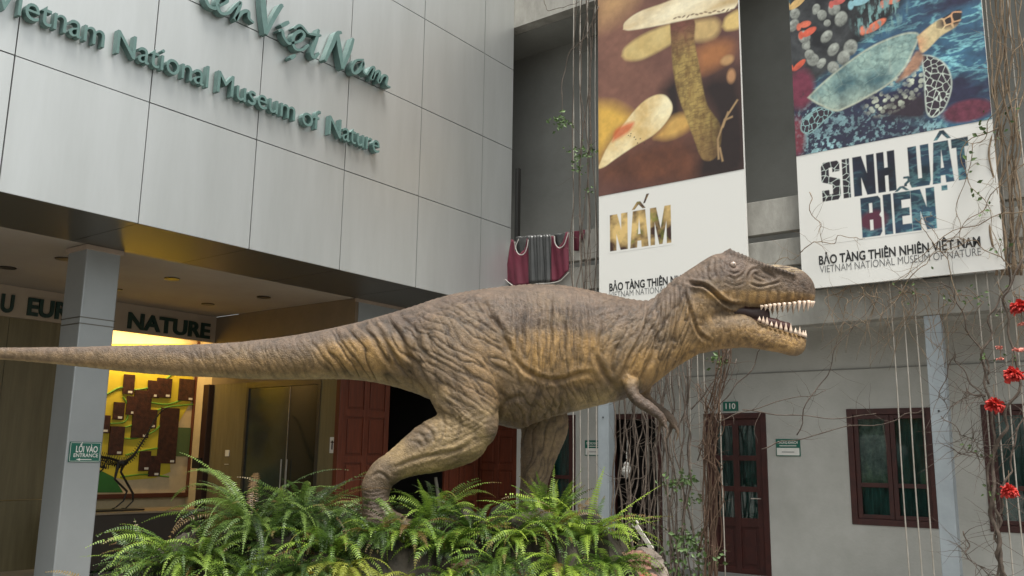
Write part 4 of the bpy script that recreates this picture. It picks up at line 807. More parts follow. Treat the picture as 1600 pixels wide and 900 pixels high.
# ================================================================== dinosaur statue
DD = 7.0
def dp(x, y, wz=0.0): return onv(x, y, DD)+E3*wz
def loft(secs, n=4, seg=28, mb=None):
    """secs: (topx, topy, botx, boty, halfdepth, depth offset, squareness)"""
    S = [np.array(tuple(s)+((1.0,) if len(s) < 7 else ()), float) for s in secs]; S = smooth_path(S, n); vs = []; m_ = len(S)
    for s in S:
        T_, B_ = dp(s[0], s[1], s[5]), dp(s[2], s[3], s[5]); c = (T_+B_)/2; a = (T_-B_)/2; p = s[6] if len(s) > 6 else 1.0
        for k in range(seg):
            th = 2*math.pi*k/seg; st_, ct = math.sin(th), math.cos(th); vs.append(c+a*np.sign(st_)*abs(st_)**p+E3*s[4]*np.sign(ct)*abs(ct)**p)
    fs = [(i*seg+k, i*seg+(k+1) % seg, (i+1)*seg+(k+1) % seg, (i+1)*seg+k) for i in range(m_-1) for k in range(seg)]
    o = len(vs); vs.append(sum(vs[:seg])/seg); vs.append(sum(vs[-seg-1:-1])/seg)
    for k in range(seg): fs.append((o, (k+1) % seg, k)); fs.append((o+1, (m_-1)*seg+k, (m_-1)*seg+(k+1) % seg))
    mb.add(vs, fs)
bd = M()
trunk = [(-150,541,-150,557,.035,-.02),(-60,542,-60,560,.042,-.02),(0,542,0,562,.048,-.02),(60,541.5,60,567,.055,-.02),(130,541,130,574,.066,-.01),(202,539,200,582,.082,0),(289,538,280,588,.10,0),(350,535.5,345,590.5,.118,0),(402,531,395,593,.135,0),(470,522,470,593.5,.16,0),(545,507,540,593,.20,0),(595,494,590,599,.235,0),(645,480,640,612,.28,0),(690,466,690,632,.33,0),
 (730,457,735,648,.37,0),(773,451,778,664,.385,0),(805,447.5,812,671,.385,0),(835,446,842,660,.385,0),(880,447.5,872,650,.38,0),(925,456,912,640,.36,0),(960,464,958,629,.33,0),(985,469,985,621,.29,0),(1003,471,1002,616,.25,0),(1018,469,1020,603,.215,0),(1036,454,1046,582,.19,0),(1058,434,1070,566,.18,0.0),(1078,420,1090,555,.175,0)]
loft(trunk, 3, 32, bd)
# skull (upper jaw overhangs), cheek, lower jaw
loft([(1050,450,1052,540,.12,0),(1072,425,1075,540,.165,0),(1092,411,1095,530,.185,0),(1112,399,1112,512,.19,0),(1130,396,1130,500,.185,0),(1150,398.5,1150,488,.165,0,.9),(1170,407,1168,484,.14,0,.85),(1190,412,1188,482,.125,0,.8),(1210,414,1208,480.5,.12,0,.78),(1230,416,1230,477,.115,0,.78),(1248,421,1249,474.5,.10,0,.8),(1262,431,1262,474,.08,0,.85),(1270,442,1270,474,.055,0,.9),(1273,452,1272,470,.03,0)], 3, 28, bd)
loft([(1076,480,1080,554,.12,0),(1095,480,1100,552,.155,0),(1120,484,1125,546,.155,0),(1145,488,1150,544,.14,0),(1165,492,1170,543.5,.125,0,.9),(1183,503.5,1186,545.5,.11,0,.85),(1202,510.5,1203,548.5,.10,0,.82),(1220,515.5,1222,552,.09,0,.82),(1238,519.5,1238,556.5,.075,0,.85),(1252,524,1250,555,.055,0,.9),(1260,530,1257,548,.03,0)], 3, 26, bd)
# legs
def limb(secs, n=4, seg=22):
    """secs: (x, y, halfwidth_px, dirangle deg of the limb axis, halfdepth, offset)"""
    S = []
    for x, y, hw, an, hd, off in secs:
        a = math.radians(an); nx, ny = -math.sin(a), math.cos(a); S.append((x-nx*hw, y-ny*hw, x+nx*hw, y+ny*hw, hd, off))
    loft(S, n, seg, bd)
# axis angle in image: 90 = straight down
near = [(742,480,40,80,.06,.22),(728,515,70,85,.15,.24),(721,555,75,88,.19,.25),(721,590,67,90,.19,.26),(727,618,56,92,.175,.27),(731,642,50,95,.165,.28),(738,666,42,98,.145,.285),(744,686,28,100,.10,.285),(747,698,12,100,.05,.285)]
limb(near)
limb([(758,640,26,120,.10,.28),(735,672,44,150,.135,.28),(705,690,43,158,.13,.285),(675,701,39,160,.118,.285),(650,713,31,158,.11,.285),(627,726,24,150,.095,.285),(607,740,23,135,.09,.285),(597,757,23,100,.085,.285),(596,775,20.5,90,.085,.285),(598,793,23,85,.10,.29),(604,808,30,70,.13,.30),(612,818,34,60,.13,.31)])
far = [(805,600,60,90,.14,-.24),(835,640,54,88,.15,-.27),(852,668,40,95,.13,-.29),(846,700,33,100,.11,-.30),(840,730,27,98,.095,-.30),(836,760,23,92,.09,-.30),(834,785,24,88,.10,-.30),(840,805,30,80,.13,-.30)]
limb(far)
for cx, cy, off in ((612, 818, .31), (845, 808, -.30)):
    for da, dl in ((-.09, 58), (0.0, 70), (.09, 56)):
        loft([(cx-6, cy-16, cx-6, cy+12, .06, off+da*.6), (cx+dl*.5, cy-12, cx+dl*.5, cy+12, .045, off+da), (cx+dl*.85, cy-6, cx+dl*.85, cy+12, .04, off+da*1.3), (cx+dl, cy+0, cx+dl, cy+12, .02, off+da*1.4)], 3, 12, bd)
# arms
for sx, off in ((0, .27), (34, -.22)):
    sc = 1.0 if not sx else 0.72
    loft([(966+sx*.9, 588, 996+sx*.9, 598, .075*sc, off*.78), (966+sx, 604, 992+sx*.9, 611, .062*sc, off*.92), (971+sx, 621, 992+sx, 617, .052*sc, off), (982+sx, 637, 1000+sx, 625, .05*sc, off+.02), (1000+sx, 649, 1012+sx, 634, .042*sc, off+.04), (1016+sx, 659, 1026+sx, 648, .033*sc, off+.05), (1024+sx, 668, 1033+sx, 660, .026*sc, off+.05)], 4, 16, bd)
    for k, (ex, ey) in enumerate(((1017, 684), (1027, 690))):
        ex += sx; loft([(1018+sx, 661, 1028+sx, 659, .022, off+.05), (ex-2+2, 674, ex+7, 673, .014, off+.05+(k-.5)*.05), (ex-1, ey-4, ex+4, ey-4, .009, off+.05+(k-.5)*.06), (ex-2, ey+2, ex+0, ey+2, .003, off+.05+(k-.5)*.06)], 3, 10, bd)
tmp = bd.build('dinosaur_body', MATS['rock'])
md = tmp.modifiers.new('r', 'REMESH'); md.mode = 'VOXEL'; md.voxel_size = 0.0095; md.adaptivity = 0
md = tmp.modifiers.new('s', 'SMOOTH'); md.factor = 0.6; md.iterations = 11
bpy.context.view_layer.update(); dg = bpy.context.evaluated_depsgraph_get(); body = bpy.data.meshes.new_from_object(tmp.evaluated_get(dg)); bpy.data.objects.remove(tmp)
nv = len(body.vertices); co = np.empty(nv*3); body.vertices.foreach_get('co', co); co = co.reshape(-1, 3); nr = np.empty(nv*3); body.vertices.foreach_get('normal', nr); nr = nr.reshape(-1, 3)
def dcoords(P):
    wz = (P-EYE)@E3+DD; Q = P-np.outer(wz, E3)-EYE; z = Q@FW; return 800+FOC*(Q@RT)/z, 450-FOC*(Q@UP)/z, wz
px, py, wz = dcoords(co); npx, npy, nwz = nr@RT, -(nr@UP), nr@E3
def vn(x, y, seed=0):
    i = np.floor(x).astype(int); j = np.floor(y).astype(int); fu, fv = x-i, y-j; fu = fu*fu*(3-2*fu); fv = fv*fv*(3-2*fv)
    def h(a, b): t = np.sin(a*127.1+b*311.7+seed*17.17)*43758.5453; return t-np.floor(t)
    return (h(i, j)*(1-fu)+h(i+1, j)*fu)*(1-fv)+(h(i, j+1)*(1-fu)+h(i+1, j+1)*fu)*fv
def fbm(x, y, seed=0, o=3): return sum(vn(x*2**k, y*2**k, seed+k)*.5**k for k in range(o))/sum(.5**k for k in range(o))
def ss(a, b, x): t = np.clip((x-a)/(b-a), 0, 1); return t*t*(3-2*t)
def reg(cx, cy, rx, ry, soft=.35): return 1-ss(1-soft, 1+soft, np.hypot((px-cx)/rx, (py-cy)/ry))
disp = np.zeros(nv); crease = np.zeros(nv)
def groove(pts, wd, dep, rim=0.35, side=None, dark=0.8):
    global disp, crease
    P = np.array(smooth_path(pts, 5)); d = np.full(nv, 1e9)
    sel = np.where((px > P[:, 0].min()-5*wd) & (px < P[:, 0].max()+5*wd) & (py > P[:, 1].min()-5*wd) & (py < P[:, 1].max()+5*wd))[0]
    if not len(sel): return
    x, y = px[sel], py[sel]; dd = np.full(len(sel), 1e9); tt = np.zeros(len(sel)); n_ = len(P)
    for i in range(n_-1):
        a, b = P[i], P[i+1]; e = b-a; L = e@e+1e-9; t = np.clip(((x-a[0])*e[0]+(y-a[1])*e[1])/L, 0, 1); q_ = np.hypot(x-a[0]-t*e[0], y-a[1]-t*e[1]); m1 = q_ < dd; dd = np.where(m1, q_, dd); tt = np.where(m1, (i+t)/(n_-1), tt)
    tap = np.clip(np.minimum(tt, 1-tt)*6, 0.15, 1)*ss(-.05, .35, np.abs(nwz[sel])+.1); g = np.exp(-(dd/wd)**2); r = np.exp(-((dd-wd*2.1)/(wd*1.1))**2)
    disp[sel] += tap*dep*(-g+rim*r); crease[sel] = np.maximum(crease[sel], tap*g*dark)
G = groove
G([(752,470),(768,500),(781,522),(792,545),(800,566)], 4, .020); G([(796,560),(816,583),(841,597),(869,601),(901,591),(923,590)], 3.5, .017); G([(736,462),(750,490),(770,520)], 3, .008)
G([(800,566),(806,590),(812,612)], 3, .008); G([(612,508),(624,522),(641.8,558),(659.6,583),(677,622)], 4.5, .020); G([(590,512),(612,545),(640,590)], 3, .008); G([(575,515),(596,550),(622,588)], 3, .006)
G([(1005,498),(1015,522),(1019,551),(1001,586),(987,618)], 3.5, .014); G([(925,560),(932,580),(946,600),(965,615)], 4, .018); G([(965,540),(952,565),(951,597)], 3, .012); G([(1000,520),(985,550),(972,575),(968,600)], 3, .010); G([(940,515),(930,540),(935,570)], 3, .007)
G([(776,655),(782,643),(791,632.5),(805,626),(822,624)], 3.5, .012, .2); G([(618,733),(664,716),(716,706),(745,690)], 3, .010); G([(690,640),(700,670),(690,700)], 2.5, .006); G([(720,640),(722,670),(716,700)], 2.5, .006)
G([(656,664),(668,666),(682,680),(684,696)], 2.4, .010); G([(650,676),(664,680),(674,694)], 2.2, .008); G([(645,690),(660,693),(668,702)], 2.2, .006); G([(590,745),(600,738),(612,742),(618,752)], 2.2, .008)
for i in range(7): G([(577, 764+i*6), (592, 767+i*6), (616, 762+i*6)], 1.6, .004)
# head
def GH(p, w_, d_, r_=.4, dark=.8): groove(p, w_*1.0, d_*1.15, r_, dark=dark*.9)
GH([(1068,444),(1080,450),(1093,453),(1107,464),(1121,475.5),(1138,481),(1160,480)], 2.6, .022, .8, dark=1); GH([(1062,452),(1065.5,470),(1071,489),(1082,517),(1093,531),(1115.5,541)], 2.6, .014, .5)
for a in (0, 1, 2, 3, 4): GH([(1056-a*7, 448+a*7), (1054-a*7, 480+a*4), (1050-a*7, 512+a*4), (1045-a*8, 545+a*3)], 2.0, .009, .5)
GH([(1130,430),(1139,434),(1149,430)], 1.6, .007); GH([(1126,436),(1139,442),(1152,436),(1158,426)], 1.5, .005); GH([(1122,447),(1140,453),(1157,447)], 1.5, .0045)
GH([(1128,412),(1127,421),(1131,428)], 1.6, .006); GH([(1112,408),(1108,425),(1112,442)], 2.0, .007); GH([(1100,418),(1098,435),(1104,450)], 2.0, .006); GH([(1120,402),(1117,418),(1120,434)], 1.8, .006)
GH([(1163,448),(1180,452),(1200,448),(1214,444)], 1.8, .010, .6); GH([(1163,448),(1162,436),(1170,426),(1182,424)], 2, .009, .5); GH([(1182,424),(1198,432),(1206,441)], 1.8, .007); GH([(1172,430),(1182,436),(1192,440)], 1.5, .005); GH([(1170,438),(1182,444),(1194,446)], 1.5, .005)
fo = reg(1184, 437, 19, 10); disp -= fo*.016
for i, x in enumerate(np.arange(1138, 1236, 5.2)):                         # beaded brow ridge down to the nostril
    y = float(np.interp(x, [1136, 1160, 1190, 1232], [398, 408, 421, 434])); k = np.exp(-(((px-x)/2.3)**2+((py-y)/3.0)**2)); disp += .017*k*(wz > 0.02)
brow = np.zeros(nv)
for x in np.arange(1132, 1236, 2.0): y = float(np.interp(x, [1132, 1160, 1190, 1236], [397, 408, 421, 435])); brow = np.maximum(brow, np.exp(-(((px-x)/3)**2+((py-y)/3.6)**2)))
disp += .015*brow*(wz > 0.02)
k = np.exp(-(((px-1232)/5)**2+((py-428.5)/2.4)**2)); disp -= .02*k; crease = np.maximum(crease, k)
for c_ in ([(1185,411),(1200,416),(1228,418)], [(1190,418),(1210,422),(1232,423)], [(1175,409),(1190,413),(1215,413)]): GH(c_, 1.6, .008)
for x in (1196, 1208, 1222, 1236, 1250): GH([(x, 456), (x+1, 466), (x, 476)], 1.5, .005, .3)
k = np.exp(-(((px-1139)/6.5)**2+((py-419.5)/5.5)**2)); disp -= .016*k
k = np.exp(-(((px-1138)/7)**2+((py-397)/4)**2)); disp += .015*k
# anisotropic skin folds by region : angle (deg, image), wavelength along / across px
def folds(mask, ang, lam, stretch, amp, seed, warp=1.2, sharp=True):
    global disp, crease
    a = math.radians(ang); u = (px*math.cos(a)+py*math.sin(a)); v = (-px*math.sin(a)+py*math.cos(a))
    wv = fbm(px/55, py/55, seed+40)*lam*warp*4; n_ = fbm(u/(lam*stretch), (v+wv)/lam, seed, 2); r = 1-np.abs(2*n_-1)
    if sharp: r = r**5*1.6
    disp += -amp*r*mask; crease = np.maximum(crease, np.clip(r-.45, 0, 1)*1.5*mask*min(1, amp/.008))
side = ss(.12, .5, np.abs(nwz)); bodyonly = (px < 1050)
thigh = reg(715, 570, 90, 100); folds(thigh*side, 33, 10, 7, .0075, 1, .6); folds(thigh*side, 62, 14, 7, .005, 2, .5)
folds(reg(720,690,70,45)*side, -18, 8, 5, .004, 3, .6); folds(reg(850,700,45,110)*side, 108, 13, 5, .007, 4, .6)
tailb = reg(590, 548, 95, 60); folds(tailb*side, 55, 11, 7, .011, 5, .5); folds(reg(430,560,150,50)*side, 68, 8, 4, .004, 6, .6); folds(reg(200,560,260,50), 75, 7, 4, .0012, 7, .6)
ribs = reg(862, 540, 72, 62); 
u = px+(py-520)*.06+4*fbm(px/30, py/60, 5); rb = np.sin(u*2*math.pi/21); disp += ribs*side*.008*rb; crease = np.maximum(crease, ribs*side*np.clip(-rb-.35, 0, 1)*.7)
folds(ribs*side, 90, 5, 12, .006, 8, .25); folds(reg(850,500,110,45)*side, 82, 6, 6, .004, 9, .5)
folds(reg(975,530,48,60)*side, 115, 7, 5, .006, 10, .8); folds(reg(980,490,60,40)*side, 140, 7, 4, .005, 11, 1)
folds(reg(880,625,110,28)*side, 62, 7, 5, .006, 12, .8); folds(reg(830,652,50,20), 80, 6, 4, .004, 22)
folds(reg(1040,510,45,75)*side, 108, 7, 6, .009, 13, .6); folds(reg(1035,560,60,45)*side, 120, 7, 6, .006, 14)
folds(reg(1120,510,50,45)*side, 80, 6, 2.5, .0045, 15, 1.5); folds(reg(1200,530,70,25)*side, 15, 6, 2, .003, 16, 1.5); folds(reg(1110,430,50,40)*side, 75, 6, 2, .004, 17, 1.5); folds(reg(1230,450,40,30)*side, 20, 5, 2, .003, 18)
folds(reg(690,490,90,35)*side, 155, 8, 6, .0045, 19, 1); folds(bodyonly*.8*ss(300, 620, px), 30, 5, 3, .0018, 20, 1.0); folds(ss(620, 300, px), 50, 4, 2, .0008, 24, 1.0); folds(np.ones(nv)*.7, 100, 4, 2, .0016, 21, 1.5)
folds(reg(1000,640,60,45), -35, 5, 1.5, .003, 23)
# scaly ridge along the spine
top = np.interp(px, [s[0] for s in trunk], [s[1] for s in trunk]); bot = np.interp(px, [s[2] for s in trunk], [s[3] for s in trunk])
rid = np.exp(-((py-top)/5)**2)*np.exp(-(wz/.05)**2)*ss(560, 700, px)*(px < 1060); disp += rid*(.008+.006*np.sin((px+wz*150)*2*math.pi/9))
co2 = co+nr*disp[:, None]; body.vertices.foreach_set('co', co2.ravel())
# painted colours of the statue (a sprayed model: dark back, ochre flanks and belly)
t = (py-top)/(bot-top+1e-6); head_ = ss(1050, 1085, px)
t = np.where(px > 1060, np.clip((py-np.interp(px, [1060, 1140, 1270], [432, 396, 436]))/np.interp(px, [1060, 1140, 1270], [118, 140, 95]), 0, 1.3), t); t = np.clip(t, -.1, 1.3)
L1 = lambda *c: s2l(c)
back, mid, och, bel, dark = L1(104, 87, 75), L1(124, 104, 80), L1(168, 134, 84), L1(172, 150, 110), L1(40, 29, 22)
n1 = fbm(px/38, py/30, 71, 4); n2 = fbm(px/9, py/9, 72, 3); n3 = fbm(px/70, py/14, 73, 3)
def mx(a, b, k): return a*(1-k[:, None])+b*k[:, None]
C = mx(np.tile(back, (nv, 1)), np.tile(mid, (nv, 1)), ss(.12, .55, t+(n1-.5)*.5))
k = np.maximum.reduce([reg(865, 568, 85, 42)*.9, reg(575, 560, 70, 26)*.75, reg(1010, 590, 50, 40)*.85, reg(700, 640, 60, 30)*.45, reg(1170, 535, 90, 22)*.8, reg(1080, 520, 35, 40)*.5, reg(1110, 555, 70, 22), reg(1180, 468, 95, 9)*.75, reg(680, 715, 60, 14)*.5, reg(760, 600, 30, 60)*.45, reg(350, 575, 300, 12)*.35])
C = mx(C, np.tile(och, (nv, 1)), np.clip(k*(.35+1.1*n1), 0, 1)*ss(.2, .5, t+k*.5)); C = mx(C, np.tile(bel, (nv, 1)), ss(.82, .97, t)*(px < 1000)*.9)
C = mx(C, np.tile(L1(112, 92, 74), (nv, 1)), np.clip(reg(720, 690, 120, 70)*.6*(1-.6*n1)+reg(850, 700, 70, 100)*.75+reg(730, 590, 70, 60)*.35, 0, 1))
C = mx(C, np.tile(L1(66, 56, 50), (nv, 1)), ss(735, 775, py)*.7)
C = mx(C, np.tile(L1(84, 68, 58), (nv, 1)), np.clip(reg(984, 626, 24, 24)+reg(1008, 644, 26, 22), 0, 1)*.85)
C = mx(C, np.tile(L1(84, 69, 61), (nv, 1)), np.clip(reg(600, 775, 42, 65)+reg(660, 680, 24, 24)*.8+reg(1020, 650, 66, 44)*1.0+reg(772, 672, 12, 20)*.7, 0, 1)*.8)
C = mx(C, np.tile(L1(96, 78, 70), (nv, 1)), reg(1139, 415, 20, 20)*.6+0*px)
C = mx(C, np.tile(L1(78, 62, 54), (nv, 1)), np.clip((n3-.5)*3, 0, 1)*ss(.6, .2, t)*.6)
st_ = np.clip(np.sin(px*2*math.pi/10.5+3*fbm(px/25, py/80, 85))-.1, 0, 1)*reg(865, 535, 80, 60)*ss(.75, .35, t); C = mx(C, np.tile(L1(70, 56, 46), (nv, 1)), st_*.5)
bars = np.clip(np.sin(px/13+4*fbm(px/40, py/60, 80))-.3, 0, 1)*ss(.75, .3, t)*(px > 560)*(px < 960); C = mx(C, np.tile(L1(80, 64, 54), (nv, 1)), bars*.38)
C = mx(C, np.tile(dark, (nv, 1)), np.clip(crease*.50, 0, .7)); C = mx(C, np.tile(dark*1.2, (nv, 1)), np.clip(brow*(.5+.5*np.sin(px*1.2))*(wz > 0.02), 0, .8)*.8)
C *= (.70+.52*n2)[:, None]*np.array([.91, .88, .80])
C = mx(C, np.tile(L1(162, 142, 112), (nv, 1)), ((px > 1165) & (py < np.interp(px, [1140, 1160, 1190, 1232, 1262], [396, 405, 417, 430, 428]))).astype(float)*ss(1165, 1185, px)*(1-ss(1240, 1262, px))*(.5+.5*np.sin(py*1.5+px*.12))*.9)
lipb = reg(1205, 468, 75, 10); C = mx(C, np.tile(L1(84, 64, 44), (nv, 1)), lipb*np.clip(np.sin(px/2.6+2*fbm(px/9, py/30, 91))-.1, 0, 1)*.65)
spk = np.clip((fbm(px/3.2, py/2.6, 93, 2)-.52)*7, 0, 1); C = mx(C, np.tile(L1(86, 62, 40), (nv, 1)), spk*np.clip(reg(1205, 532, 62, 14)+reg(1110, 500, 50, 40)*.5, 0, 1)*.6)
# inside of the mouth
mo = (px > 1160) & (px < 1268) & ((py-np.interp(px, [1160, 1183, 1232, 1268], [483, 484, 479, 476]) > -2.0)) & ((py-np.interp(px, [1160, 1180, 1202, 1227, 1255], [489, 501, 509.5, 516.5, 523])) < 2.0) & ((np.abs(nwz) < .75))
C = mx(C, np.tile(L1(52, 22, 20), (nv, 1)), mo*1.0)
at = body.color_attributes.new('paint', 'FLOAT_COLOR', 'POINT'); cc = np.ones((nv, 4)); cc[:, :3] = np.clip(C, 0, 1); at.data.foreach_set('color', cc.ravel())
body.polygons.foreach_set('use_smooth', [True]*len(body.polygons)); print('dino verts', nv)
m_skin = bpy.data.materials.new('painted_hide'); m_skin.use_nodes = True; tn = m_skin.node_tree; b = tn.nodes['Principled BSDF']; b.inputs['Roughness'].default_value = 0.55
va = tn.nodes.new('ShaderNodeVertexColor'); va.layer_name = 'paint'; tcn = tn.nodes.new('ShaderNodeTexCoord')
nA = tn.nodes.new('ShaderNodeTexNoise'); nA.inputs['Scale'].default_value = 22; nA.inputs['Detail'].default_value = 8; nA.inputs['Roughness'].default_value = .7
rm = tn.nodes.new('ShaderNodeMapRange'); rm.inputs[1].default_value = .3; rm.inputs[2].default_value = .7; rm.inputs[3].default_value = .62; rm.inputs[4].default_value = 1.35
mul = tn.nodes.new('ShaderNodeMix'); mul.data_type = 'RGBA'; mul.blend_type = 'MULTIPLY'; mul.inputs[0].default_value = 1
tn.links.new(tcn.outputs['Object'], nA.inputs['Vector']); tn.links.new(nA.outputs[0], rm.inputs[0]); tn.links.new(va.outputs[0], mul.inputs[6]); tn.links.new(rm.outputs[0], mul.inputs[7]); tn.links.new(mul.outputs[2], b.inputs['Base Color'])
vr = tn.nodes.new('ShaderNodeTexVoronoi'); vr.inputs['Scale'].default_value = 55; vr.feature = 'DISTANCE_TO_EDGE'
nB = tn.nodes.new('ShaderNodeTexNoise'); nB.inputs['Scale'].default_value = 45; nB.inputs['Detail'].default_value = 6; nB.inputs['Distortion'].default_value = 1.5
ad = tn.nodes.new('ShaderNodeMath'); ad.operation = 'ADD'; mp_ = tn.nodes.new('ShaderNodeMapRange'); mp_.inputs[2].default_value = .12; mp_.inputs[4].default_value = .5
tn.links.new(tcn.outputs['Object'], vr.inputs['Vector']); tn.links.new(tcn.outputs['Object'], nB.inputs['Vector']); tn.links.new(vr.outputs['Distance'], mp_.inputs[0]); tn.links.new(mp_.outputs[0], ad.inputs[0]); tn.links.new(nB.outputs[0], ad.inputs[1])
bpn = tn.nodes.new('ShaderNodeBump'); bpn.inputs['Strength'].default_value = .55; bpn.inputs['Distance'].default_value = .008; tn.links.new(ad.outputs[0], bpn.inputs['Height']); tn.links.new(bpn.outputs[0], b.inputs['Normal'])
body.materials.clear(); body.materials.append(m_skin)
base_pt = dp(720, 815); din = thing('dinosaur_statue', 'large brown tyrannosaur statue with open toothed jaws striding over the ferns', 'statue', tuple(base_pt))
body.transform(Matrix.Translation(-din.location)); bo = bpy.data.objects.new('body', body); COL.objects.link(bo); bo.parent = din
def surf_w(x, y):
    """depth of the near surface of the body at a picture point"""
    d2 = (px-x)**2+(py-y)**2; idx = np.where(d2 < 9)[0]; return float(np.max(wz[idx])) if len(idx) else .1
we = surf_w(1139, 419.5); q = M(); c = dp(1139, 419.5, we-.016); q.ell(c, (.025, .025, .025), 16, 10)
q.build('eye', mat('eye_glass', (0.36, 0.28, 0.22), 0.12, 0, (0.34, 0.25, 0.20), 40, coat=1), din, smooth=True)
q = M(); cpp = dp(1139.6, 419.6, we+.006); q.ell(cpp, (.007, .007, .008), 10, 6); eyeo = [o for o in COL.objects if o.name.startswith('eye')][0]; q.build('pupil', mat('grey_pupil', (.25, .2, .18), .1), eyeo, smooth=True)
# teeth : every tooth its own part
m_tooth = mat('ivory_tooth', (0.66, 0.53, 0.42), 0.3, 0, (0.50, 0.36, 0.27), 30)
def tooth(x, y, L, up, off, lean=0.0, wd=.0125):
    q = M(); b0 = dp(x, y, off); v = E2*(L*(1 if up else -1))+E1*lean; P = [b0-v*.25, b0+v*.15, b0+v*.55, b0+v*.85, b0+v*1.0]; q.tube(P, [wd*1.25, wd*1.05, wd*.56, wd*.2, .0006], 8); q.build('tooth', m_tooth, din, smooth=True)
rt = random.Random(5); ux = [1184, 1190.5, 1197, 1204, 1211, 1219, 1227, 1235, 1243, 1251, 1258.5, 1264, 1267.5]
for i, x in enumerate(ux):
    y = float(np.interp(x, [1182, 1232, 1268], [484, 479, 475.5])); hd = float(np.interp(x, [1180, 1230, 1249, 1262, 1270], [.118, .105, .09, .065, .035])); L = [.030, .036, .045, .042, .05, .048, .058, .055, .062, .058, .062, .06, .05][i]*rt.uniform(.65, 1.1)*1.05
    tooth(x, y-1, L, False, hd, -.008); 
    if i < 12: tooth(x+2.5, y-1, L*.9, False, -hd, -.006)
lx = [1181, 1187, 1193, 1200, 1207.5, 1215, 1223, 1231, 1238.5, 1246, 1252, 1256]
for i, x in enumerate(lx):
    y = float(np.interp(x, [1180, 1202, 1227, 1255], [502, 510.5, 517.5, 524.5])); hd = float(np.interp(x, [1180, 1220, 1240, 1258], [.10, .082, .066, .03])); L = [.04, .048, .05, .042, .052, .056, .05, .056, .05, .052, .05, .045][i]*rt.uniform(.65, 1.1)*1.12
    tooth(x, y+1, L, True, hd, .004)
    if i < 11: tooth(x+3, y+1, L*.85, True, -hd, .004)
q = M(); ml = M(); loft([(1140,474,1140,500,.07,0),(1158,477,1159,498,.07,0),(1172,479,1174,502,.062,0),(1188,478,1192,508,.05,0),(1202,484,1202,509,.02,0)], 3, 20, ml); ml.build('mouth_lining', mat('dark_mouth', (0.035, 0.012, 0.010), .5, 0, (0.015, 0.006, 0.005), 8), din, smooth=True)
P = [dp(1172, 497), dp(1195, 503), dp(1218, 508), dp(1236, 512)]; q.tube(smooth_path(P, 4), [.045]*4+[.045]*4+[.036]*4+[.02], 10); q.build('tongue', mat('tongue', (0.10, 0.04, 0.035), .4), din, smooth=True)
for cx, cy, off in ((612, 818, .31), (845, 808, -.30)):
    for da, dl in ((-.09, 58), (0.0, 70), (.09, 56)):
        q = M(); a = dp(cx+dl-4, cy+3, off+da*1.4); q.tube([a, a+E1*.04+E2*.004, a+E1*.08-E2*.03], [.02, .015, .002], 8); q.build('claw', mat('claw_horn', (0.06, 0.05, 0.04), .35), din, smooth=True)
# ================================================================== rock mound and ferns
def mp(x, wz=0.0, z=0.0):
    """point by picture column at the statue plane, distance towards the viewer, height"""
    return EYE*np.array([1, 1, 0])+H*DD+E1*((x-800)*DD/FOC*1.0)+E3*wz+E2*z
def htop(x): return float(np.interp(x, [120, 220, 330, 470, 560, 700, 900, 960, 1010, 1040, 1080], [0.25, .62, .95, 1.12, 1.18, 1.20, 1.20, 1.08, .72, .30, -.1]))
mo = M(); NX, NW = 150, 60; vs = []
for i in range(NX+1):
    x = 120+960*i/NX
    for j in range(NW+1):
        wv = -0.9+1.9*j/NW; k = max(0.0, 1-(abs(wv-.05)/.95)**3.0); h = htop(x)*k**.6
        nn_ = mnoise.fractal(Vector((x*.02, wv*3, 0)), 1, 2, 5)*.10+.10*mnoise.cell(Vector((x*.03, wv*5, 1)))
        vs.append(mp(x, wv, max(-.05, h-.06+nn_*(h > .02))))
mo.add(vs, [(i*(NW+1)+j, (i+1)*(NW+1)+j, (i+1)*(NW+1)+j+1, i*(NW+1)+j+1) for i in range(NX) for j in range(NW)])
mo.build('rock_mound', mat('mound_rock', (0.055, 0.045, 0.03), .95, 0, (0.02, 0.017, 0.012), 6, .9, 22), None, label='dark earthy rock mound under the statue, mostly hidden by ferns', cat='rocks')
def rock(x, wz_, z, r, m, label, seed):
    bm = bmesh.new(); bmesh.ops.create_icosphere(bm, subdivisions=4, radius=1)
    for v in bm.verts:
        d = v.co.normalized(); n_ = mnoise.fractal(d*1.1+Vector((seed*3.1, 0, 0)), 1, 2, 5)*.45+.25*mnoise.cell(d*1.6+Vector((seed, 2, 1))); v.co = d*(1+n_*.8); v.co.x *= r[0]; v.co.y *= r[1]; v.co.z *= r[2]
    me = bpy.data.meshes.new('rock'); bm.to_mesh(me); bm.free(); me.materials.append(m); me.polygons.foreach_set('use_smooth', [False]*len(me.polygons)); o = bpy.data.objects.new('rock', me); COL.objects.link(o); o.location = mp(x, wz_, z); o.rotation_euler = (0, 0, seed); tag(o, label, 'rock', 'rocks on the mound')
rock(996, .55, .62, (.22, .2, .17), m_rock2, 'pale reddish rock at the right foot of the fern mound, largest and lowest', 1.3)
rock(972, .45, .86, (.13, .12, .12), m_rock2, 'rusty brown rock half under the rightmost fern', 2.1)
rock(1000, .25, .86, (.15, .13, .10), m_rock, 'dark grey mossy rock above the pale reddish one', 3.7)
rock(1022, .40, .45, (.15, .15, .16), m_rock2, 'reddish rock at the far right end of the mound', 5.2)
rock(986, .60, .80, (.05, .05, .04), mat('brick_red', (.38, .10, .06), .8, 0, (.22, .06, .04), 12), 'small brick red stone between the two larger rocks', 6.0)
rock(742, .78, .86, (.12, .10, .07), mat('brown_stone', (.16, .075, .05), .9, 0, (.08, .04, .03), 12), 'brown stone showing between the ferns below the statue', 7.0)
rock(600, .80, .70, (.12, .10, .12), MATS['brown_stone'], 'brown stone under the yellowish hanging fern', 8.0)
